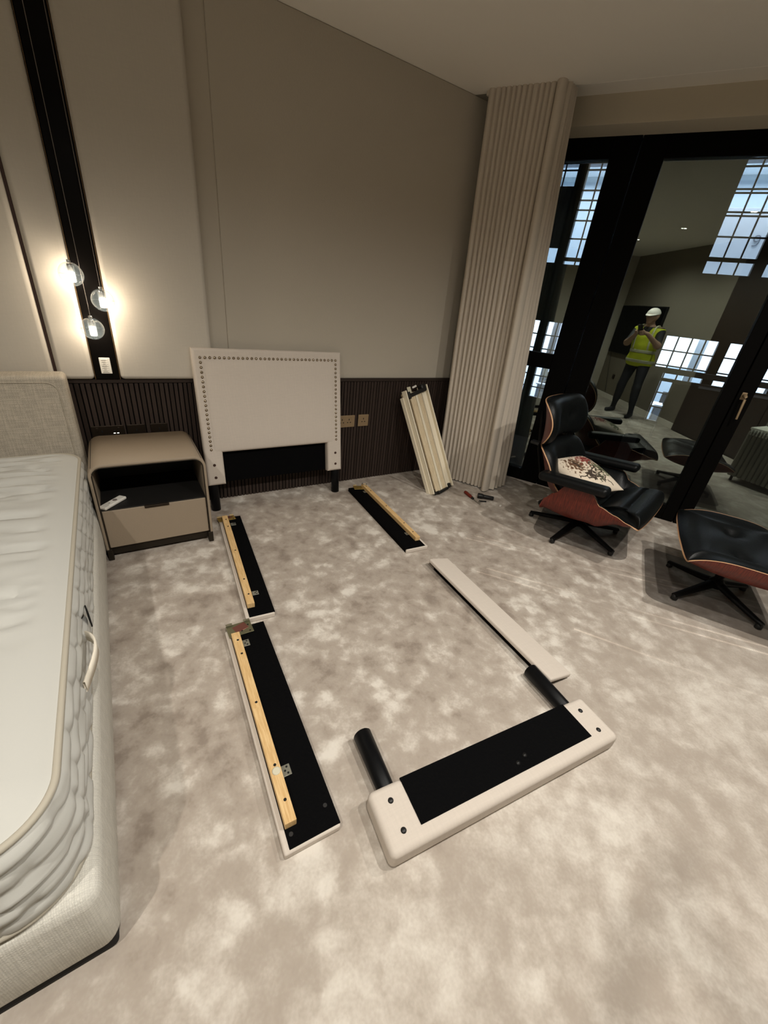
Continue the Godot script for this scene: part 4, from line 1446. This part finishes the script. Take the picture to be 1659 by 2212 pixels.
func photographer() -> void:
	var yaw := deg_to_rad(-34.8)
	var base := Vector3(-0.48, 0, 0.48)
	var t := thing("person", "person in a yellow vest and white cap taking the photo, mirrored in the glass door", "person", base, yaw)
	var to_local := func(w: Vector3) -> Vector3: return (w - base).rotated(Vector3.UP, -yaw)
	var camb := Basis(Vector3(0.84760138, 0.10405258, 0.52033158), Vector3(0.168194, 0.87734044, -0.44942689), Vector3(-0.50327197, 0.4684515, 0.72613395))
	var at := func(x: float, y: float, z: float) -> Vector3: return to_local.call(EYE + camb * Vector3(x, y, z))
	var rw: Vector3 = at.call(0.085, -0.150, 0.085)
	var lw: Vector3 = at.call(-0.085, -0.155, 0.085)
	var torso := [
		[Vector3(-0.085, 0.90, 0.02), Vector3(0.085, 0.90, 0.02), 0.115, 0.115], [Vector3(0, 0.95, 0.01), Vector3(0, 1.12, -0.02), 0.125, 0.125], [Vector3(-0.06, 1.0, 0.0), Vector3(-0.09, 1.24, -0.03), 0.10, 0.105], [Vector3(0.06, 1.0, 0.0), Vector3(0.09, 1.24, -0.03), 0.10, 0.105],
		[Vector3(-0.15, 1.33, -0.03), Vector3(0.15, 1.33, -0.03), 0.072, 0.072], [Vector3(0, 1.24, -0.03), Vector3(0, 1.34, -0.04), 0.11, 0.085]]
	var rs := Vector3(0.185, 1.325, -0.04); var ls := Vector3(-0.185, 1.325, -0.04)
	var re := (rs + rw) / 2 + Vector3(0.10, -0.16, 0.02); var le := (ls + lw) / 2 + Vector3(-0.10, -0.16, 0.02)
	var limbs := [
		[Vector3(0, 1.36, -0.045), Vector3(0, 1.46, -0.075), 0.058, 0.054],
		[rs, re, 0.060, 0.045], [re, rw, 0.044, 0.028], [ls, le, 0.060, 0.045], [le, lw, 0.044, 0.028]]
	for s in [-1.0, 1.0]:
		var fz := 0.085 if s < 0 else -0.085
		var hip := Vector3(s * 0.09, 0.88, 0.02); var knee := Vector3(s * 0.15, 0.47, fz * 0.5 - 0.02); var ank := Vector3(s * 0.20, 0.09, fz + 0.02)
		limbs.append([hip, knee, 0.098, 0.060]); limbs.append([knee, ank, 0.060, 0.040])
		limbs.append([knee + Vector3(0, -0.10, 0.012), knee + Vector3(s * 0.02, -0.22, fz * 0.2 + 0.02), 0.056, 0.046])
		limbs.append([ank + Vector3(0, -0.05, 0.03), ank + Vector3(s * 0.025, -0.055, -0.15), 0.036, 0.032])
	var skin := Color(0.36, 0.22, 0.15); var black := Color(0.012, 0.012, 0.014); var legc := Color(0.014, 0.015, 0.018)
	var tint := func(p: Vector3) -> Color:
		if p.y < 0.97: return legc
		if p.y > 1.395: return skin
		if (p - (rs + re) / 2).length() < 0.16 or (p - (ls + le) / 2).length() < 0.16: return black
		if p.z < -0.20: return skin
		return black
	var st := new_st()
	nets(st, torso + limbs, 0.015, 0.045, tint)
	# head: skull, jaw, brow, nose, ears, lips
	var hc := Vector3(0, 1.545, -0.105)
	var head := [[hc, hc + Vector3(0, 0.01, 0.03), 0.082, 0.084], [hc + Vector3(0, -0.05, -0.03), hc + Vector3(0, -0.085, -0.045), 0.056, 0.040], [hc + Vector3(-0.03, 0.012, -0.075), hc + Vector3(0.03, 0.012, -0.075), 0.012, 0.012],
		[hc + Vector3(0, 0.0, -0.085), hc + Vector3(0, -0.032, -0.100), 0.008, 0.012], [hc + Vector3(0.080, -0.02, 0.005), hc + Vector3(0.082, 0.015, 0.01), 0.011, 0.015], [hc + Vector3(-0.080, -0.02, 0.005), hc + Vector3(-0.082, 0.015, 0.01), 0.011, 0.015],
		[hc + Vector3(-0.014, -0.062, -0.083), hc + Vector3(0.014, -0.062, -0.083), 0.007, 0.007], [hc + Vector3(0, -0.06, 0.02), Vector3(0, 1.43, -0.07), 0.052, 0.050]]
	nets(st, head, 0.007, 0.018, func(_p: Vector3) -> Color: return skin)
	# hands closed on the phone
	for s in [1.0, -1.0]:
		var wr: Vector3 = rw if s > 0 else lw
		var palm: Vector3 = at.call(s * 0.060, -0.118, 0.050)
		var hand := [[wr, palm, 0.026, 0.022], [palm, at.call(s * 0.058, -0.088, 0.042), 0.020, 0.016], [palm, at.call(s * 0.054, -0.140, 0.046), 0.020, 0.015]]
		for i in 4:
			var y := -0.082 - 0.0185 * i
			var len: float = [0.9, 1.0, 0.95, 0.75][i]
			hand.append([at.call(s * 0.058, y, 0.040), at.call(s * 0.052, y + 0.004, 0.018), 0.0095, 0.0088])
			hand.append([at.call(s * 0.052, y + 0.004, 0.018), at.call(s * (0.052 - 0.026 * len), y + 0.006, 0.0075), 0.0088, 0.0082])
			hand.append([at.call(s * (0.052 - 0.026 * len), y + 0.006, 0.0075), at.call(s * (0.052 - 0.044 * len), y + 0.006, 0.0085), 0.0082, 0.0072])
		hand.append([at.call(s * 0.060, -0.108, 0.058), at.call(s * 0.046, -0.085, 0.050), 0.0115, 0.0105])
		hand.append([at.call(s * 0.046, -0.085, 0.050), at.call(s * 0.022, -0.072, 0.039), 0.0100, 0.0085])
		nets(st, hand, 0.004, 0.006, func(_p: Vector3) -> Color: return skin)
	st.generate_normals()
	var bm := mat("person_cloth_and_skin", Color.WHITE, 0.75)
	bm.vertex_color_use_as_albedo = true
	part("body", st.commit(), bm, t)
	# vest, with silver bands
	var vest_m := mat("vest_yellow", rgb8(176, 186, 34), 0.7)
	var band_m := mat("vest_band", rgb8(176, 178, 150), 0.4)
	st = new_st()
	nets(st, torso, 0.014, 0.045, null, func(p: Vector3) -> float: return maxf(maxf(0.80 - p.y, p.y - 1.385), 0.062 - Vector2(p.x * 0.9, (p.y - 1.40) * 0.55).length() if p.z < -0.06 else -1.0), 0.020)
	st.generate_normals()
	part("vest", st.commit(), vest_m, t)
	st = new_st()
	nets(st, torso, 0.010, 0.045, null, func(p: Vector3) -> float: return minf(absf(p.y - 0.885) - 0.025, absf(p.y - 1.03) - 0.025), 0.025)
	st.generate_normals()
	part("silver_band", st.commit(), band_m, t)
	st = new_st()
	nets(st, torso, 0.010, 0.045, null, func(p: Vector3) -> float: return maxf(absf(absf(p.x) - 0.115) - 0.014, maxf(1.055 - p.y, p.y - 1.45)), 0.025)
	st.generate_normals()
	part("silver_band", st.commit(), band_m, t)
	# cap
	var prof := []
	for i in 10:
		var a := PI / 2 * i / 9.0
		prof.append([maxf(0.096 * cos(a), 0.001), 0.085 * sin(a)])
	var capn := part("cap", lathe(prof, 28), mats.white_plastic, t, hc + Vector3(0, 0.030, 0.012), Vector3(-0.18, 0, 0))
	var brim := new_st()
	var b0 := []; var b1 := []
	for i in 15:
		var a := PI * i / 14.0
		b0.append(Vector3(-cos(a) * 0.094, 0.004, -sin(a) * 0.094)); b1.append(Vector3(-cos(a) * 0.088, -0.010 * sin(a), -sin(a) * 0.165))
	var b2 := []; var b3 := []
	for p in b0: b2.append(p + Vector3(0, 0.006, 0))
	for p in b1: b3.append(p + Vector3(0, 0.005, 0))
	surf(brim, [b2, b3, b1, b0, b2], false, true)
	part("peak", done(brim), mats.white_plastic, capn)
	for s in [-1, 1]:
		part("eye", lathe(ball_profile(0.010), 14, false), mats.white_plastic, t, hc + Vector3(s * 0.031, -0.004, -0.072))
		part("pupil", lathe(ball_profile(0.005), 10, false), mats.hole, t, hc + Vector3(s * 0.030, -0.006, -0.0795))
	# the phone, behind the lens that takes the picture
	var ph := thing("phone", "dark phone held up by the photographer, mirrored in the glass door", "phone", EYE + camb * Vector3(0.022, -0.058, 0.024))
	ph.basis = camb
	part("case", rbox(0.074, 0.150, 0.008, 0.006, 3), mats.black_plastic, ph, Vector3(0, 0, 0))
	part("screen", rbox(0.068, 0.142, 0.001, 0.0004), mats.tv_black, ph, Vector3(0, 0, 0.0042))

func mirrored_room() -> void:
	var tv := thing("television", "dark flat television on the wall behind the photographer, mirrored in the glass", "television", Vector3(-1.78, 0.86, 0.98), PI)
	part("screen", rbox(1.44, 0.83, 0.012, 0.003), mats.tv_black, tv, Vector3(0, 0.43, 0.050))
	part("case", rbox(1.47, 0.86, 0.044, 0.006), mats.black_plastic, tv, Vector3(0, 0.43, 0.024))
	socket("small dark wall socket under the mirrored television", -2.03, 0.43, 1, mats.bronze)
	var so: Node3D = get_node("wall_socket_%03d" % used["wall_socket"])
	so.position.z = 0.98
	so.rotation.y = PI
	var cord := []
	for i in 12:
		var q := i / 11.0
		cord.append(Vector3(lerpf(-2.45, -2.12, q), 0.86 - 0.80 * q + 0.10 * sin(q * PI), 0.972 - 0.02 * sin(q * PI)))
	single("power_cord", tube(cord, 0.004, 6), mats.black_plastic, "thin dark cord hanging from the mirrored television", "cord")
	var wr := thing("wardrobe", "brown timber wardrobe front mirrored at the right of the glass door", "wardrobe", Vector3(1.35, 0, 0.955), PI)
	for i in 3:
		part("door", rbox(0.70, 2.50, 0.03, 0.003), mats.brown_wood, wr, Vector3((i - 1) * 0.712, 1.28, 0.01))
	part("plinth", rbox(2.13, 0.03, 0.03, 0.002), mats.stand_metal, wr, Vector3(0, 0.015, 0.006))
	# ribbed armchair, out of the frame to the right; only its mirror image shows
	var a := thing("ribbed_armchair", "ribbed grey upholstered armchair with a pale fringed throw, mirrored in the right pane", "armchair", Vector3(2.62, 0, 0.52), deg_to_rad(-27))
	part("body", rbox(0.62, 0.50, 0.42, 0.03, 2), mats.ribbed_cloth, a, Vector3(0, 0.31, 0))
	part("backrest", rbox(0.62, 0.34, 0.14, 0.05, 3), mats.ribbed_cloth, a, Vector3(0, 0.70, 0.14))
	for i in 13:
		part("rib", rbox(0.040, 0.50, 0.03, 0.014, 2), mats.ribbed_cloth, a, Vector3(-0.27 + 0.045 * i, 0.31, -0.215))
	part("throw", rbox(0.60, 0.03, 0.40, 0.012, 2), mats.fringe, a, Vector3(0, 0.575, -0.02))
	for i in 20:
		part("tassel", cyl(0.008, 0.06, 8, 0.005), mats.fringe, a, Vector3(-0.27 + 0.0284 * i, 0.515, -0.236))
	for s in [-1, 1]:
		for q in [-1, 1]: part("leg", cyl(0.014, 0.07, 10), mats.black_leg, a, Vector3(s * 0.26, 0, q * 0.16))


# ---------- outside: balcony and the offices across the street ----------
const FACADE_G := 14.0

func far_piece(f: Node3D, g: float, called: String, y0: float, y1: float, s0: float, s1: float, m: Material, d: float) -> void:
	part(called, rbox(d, y1 - y0, s1 - s0, 0.001), m, f, Vector3(g, (y0 + y1) / 2, (s0 + s1) / 2) - f.position)

func outside() -> void:
	single("balcony_floor", rbox(1.5, 0.12, 6.5, 0.01), mats.far_wall, "dark balcony slab outside the glass door", "balcony floor", gs(4.62, 0.9, -0.08), Vector3(0, TH, 0), "", "structure")
	var r := thing("balcony_railing", "balcony railing with a low solid parapet outside the glass door", "railing", Vector3.ZERO, TH)
	gbox(r, "handrail", 5.18, 5.24, 0.990, 1.040, 0.24, 4.0, mats.far_frame)
	gbox(r, "lower_rail", 5.19, 5.23, 0.912, 0.942, 0.24, 4.0, mats.far_frame)
	gbox(r, "post", 5.17, 5.25, 0.0, 1.04, 0.24, 0.372, mats.far_frame)
	gbox(r, "parapet", 5.16, 5.30, 0.0, 0.912, 0.492, 4.0, mats.far_wall)
	gbox(r, "coping", 5.12, 5.34, 0.905, 0.925, 0.70, 4.0, mats.office_grey)
	var b := thing("office_building", "dark office building across the street with lit gridded windows", "building", Vector3.ZERO, TH)
	var wins := [
		# s0, s1, y0, y1, bars along s, bars along y, thick bars along y
		[0.94, 1.93, 2.67, 5.40, [1.26, 1.60], [3.47, 3.88, 3.95, 4.31, 4.38, 4.79], [3.01]],
		[2.13, 3.12, 2.67, 5.40, [2.46, 2.79], [3.47, 3.88, 3.95, 4.31, 4.38, 4.79], [3.01]],
		[3.32, 4.31, 2.67, 5.40, [3.65, 3.98], [3.47, 3.92, 4.35, 4.79], [3.01]],
		[0.735, 1.95, -1.00, 1.245, [1.03, 1.34, 1.64], [-0.58, -0.19, 0.17, 0.52, 0.895], []],
		[2.15, 3.36, -1.00, 1.245, [2.45, 2.76, 3.06], [-0.58, -0.19, 0.17, 0.52, 0.895], []],
		[-2.40, -1.40, 2.66, 5.40, [-2.07, -1.73], [3.30, 3.71, 3.94, 4.15, 4.36, 4.78], [2.82]],
		[-3.59, -2.60, 2.68, 5.40, [-2.93, -3.26], [3.08, 4.43, 4.78], []],
		[-2.37, -1.40, -1.00, 1.225, [-2.06, -1.73], [-0.66, -0.31, 0.10, 0.47, 0.86], []],
		[-3.55, -2.57, -1.00, 1.225, [-2.88, -3.22], [-0.65, -0.28, 0.10, 0.48, 0.87], []]]
	var ss := [-9.0, 9.0]; var ys := [-7.0, 9.0]
	for w in wins:
		for q in [w[0], w[1]]:
			if not ss.has(q): ss.append(q)
		for q in [w[2], w[3]]:
			if not ys.has(q): ys.append(q)
	ss.sort(); ys.sort()
	var st := new_st()
	for j in ys.size() - 1:
		var i := 0
		while i < ss.size() - 1:
			var open := false
			var k := i
			while k < ss.size() - 1:
				var cs: float = (ss[k] + ss[k + 1]) / 2; var cy: float = (ys[j] + ys[j + 1]) / 2
				var hit := false
				for w in wins:
					if cs > w[0] and cs < w[1] and cy > w[2] and cy < w[3]: hit = true
				if hit: break
				k += 1
			if k > i:
				st.append_from(rbox(0.35, ys[j + 1] - ys[j], ss[k] - ss[i], 0.0005), 0, Transform3D(Basis(), Vector3(FACADE_G + 0.175, (ys[j] + ys[j + 1]) / 2, (ss[k] + ss[i]) / 2)))
			i = maxi(k, i + 1)
	part("facade", st.commit(), mats.far_wall, b)
	for w in wins:
		var g := FACADE_G + 0.03
		var f := part("window", rbox(0.05, 0.05, w[1] - w[0], 0.002), mats.far_frame, b, Vector3(g, w[2] + 0.012, (w[0] + w[1]) / 2))
		for s in w[4]: far_piece(f, g, "bar", w[2], w[3], s - 0.017, s + 0.017, mats.far_frame, 0.04)
		for y in w[5]: far_piece(f, g, "bar", y - 0.016, y + 0.016, w[0], w[1], mats.far_frame, 0.04)
		for y in w[6]: far_piece(f, g, "bar", y - 0.045, y + 0.045, w[0], w[1], mats.far_frame, 0.05)
		far_piece(f, g, "frame", w[2], w[3], w[0], w[0] + 0.02, mats.far_frame, 0.05)
		far_piece(f, g, "frame", w[2], w[3], w[1] - 0.02, w[1], mats.far_frame, 0.05)
		far_piece(f, g, "pane", w[2], w[3], w[0], w[1], mats.office_glass, 0.004)
	part("blind", rbox(0.02, 1.35, 0.97, 0.002), mats.office_dark, b, Vector3(FACADE_G + 0.09, 3.755, -3.095))
	# the floors behind the windows
	var white: Material = mats.office_white
	for fl in [[2.20, 5.75, mats.office_blue], [-1.75, 1.95, mats.office_white]]:
		gbox(b, "office_floor", 14.35, 19.0, fl[0] - 0.2, fl[0], -6, 6.5, mats.office_white)
		gbox(b, "office_ceiling", 14.35, 19.0, fl[1], fl[1] + 0.2, -6, 6.5, white)
		gbox(b, "office_back_wall", 18.8, 19.0, fl[0], fl[1], -6, 6.5, fl[2])
		gbox(b, "office_side_wall", 14.35, 19.0, fl[0], fl[1], -6.2, -6, white)
		gbox(b, "office_side_wall", 14.35, 19.0, fl[0], fl[1], 6.5, 6.7, white)
	gbox(b, "partition", 17.0, 17.1, 2.2, 4.6, -0.2, 3.4, mats.office_white)
	gbox(b, "beam", 15.2, 15.5, 5.2, 5.75, -6, 6.5, mats.office_grey)
	gbox(b, "column", 15.6, 15.8, -1.75, 1.95, 1.66, 1.90, mats.office_blue)
	gbox(b, "column", 15.6, 15.8, -1.75, 1.95, -2.42, -2.20, mats.office_grey)
	gbox(b, "partition", 16.9, 17.0, -1.75, 0.35, 1.2, 2.6, mats.office_blue)
	var tm := TextMesh.new()
	tm.text = "9"
	var sf := SystemFont.new()
	sf.font_names = PackedStringArray(["Droid Sans"])
	tm.font = sf
	tm.font_size = 64
	tm.pixel_size = 0.0058
	tm.depth = 0.01
	var num := part("number", tm, mats.office_grey, b, Vector3(16.98, 3.84, 2.12), Vector3(0, -PI / 2, 0))
	num.name = "number"
	var desks := [[15.6, 0.95], [15.75, 1.45], [15.7, 2.5], [15.7, -2.2], [15.8, -3.2]]
	var spots := ["pale office desk with a dark monitor in the lit lower window beside the mirrored photographer", "pale office desk with a dark monitor beside the blue office column", "pale office desk in the lower office window past the door handle", "pale office desk in the lower office window just right of the curtain", "pale office desk in the lower office window touching the curtain edge"]
	for i in desks.size():
		var q: Array = desks[i]
		var d := thing("office_desk", spots[i], "desk", gs(q[0], q[1], -1.75), TH, "desks in the office across the street")
		part("top", rbox(0.7, 0.04, 0.5, 0.005), white, d, Vector3(0, 1.02, 0))
		part("pedestal", rbox(0.6, 1.0, 0.4, 0.01), mats.office_grey, d, Vector3(0, 0.5, 0))
		part("monitor", rbox(0.03, 0.34, 0.30, 0.006), mats.office_dark, d, Vector3(-0.05, 1.25, 0.02))
		part("monitor_stand", rbox(0.10, 0.10, 0.06, 0.006), mats.office_dark, d, Vector3(0, 1.08, 0.02))
	var lm := mat("office_lamp", rgb8(235, 245, 255), 0.5)
	lm.emission_enabled = true
	lm.emission = rgb8(226, 240, 255)
	lm.emission_energy_multiplier = 3.0
	for fl in [5.75, 1.95]:
		for k in 4:
			part("ceiling_lamp", rbox(1.2, 0.05, 0.14, 0.004), lm, b, Vector3(15.9 + 0.7 * (k % 2), fl - 0.12, -3.1 + k * 1.65), Vector3(0, 0.35, 0))
		var al := AreaLight3D.new()
		al.name = "office_light"
		al.area_size = Vector2(3.6, 11.0)
		al.light_color = rgb8(228, 240, 252)
		al.light_energy = OFFICE_E * (1.0 if fl > 3.0 else 1.5)
		al.area_range = 30.0
		al.area_attenuation = 2.0
		al.shadow_enabled = true
		al.position = Vector3(16.7, fl - 0.2, 0.3)
		al.rotation.x = -PI / 2
		b.add_child(al, true)
		al.rotation = Vector3(-PI / 2, PI / 2, 0)
		al.area_size = Vector2(11.0, 3.6)


func _ready() -> void:
	make_materials()
	camera_and_light()
	shell()
	downlights()
	pendants()
	big_bed()
	mattress()
	curtain()
	nightstand()
	sockets()
	bare_headboard()
	rails()
	footboard()
	slat_bundle()
	lounge_chair()
	tools()
	outside()
	mirrored_room()
	photographer()
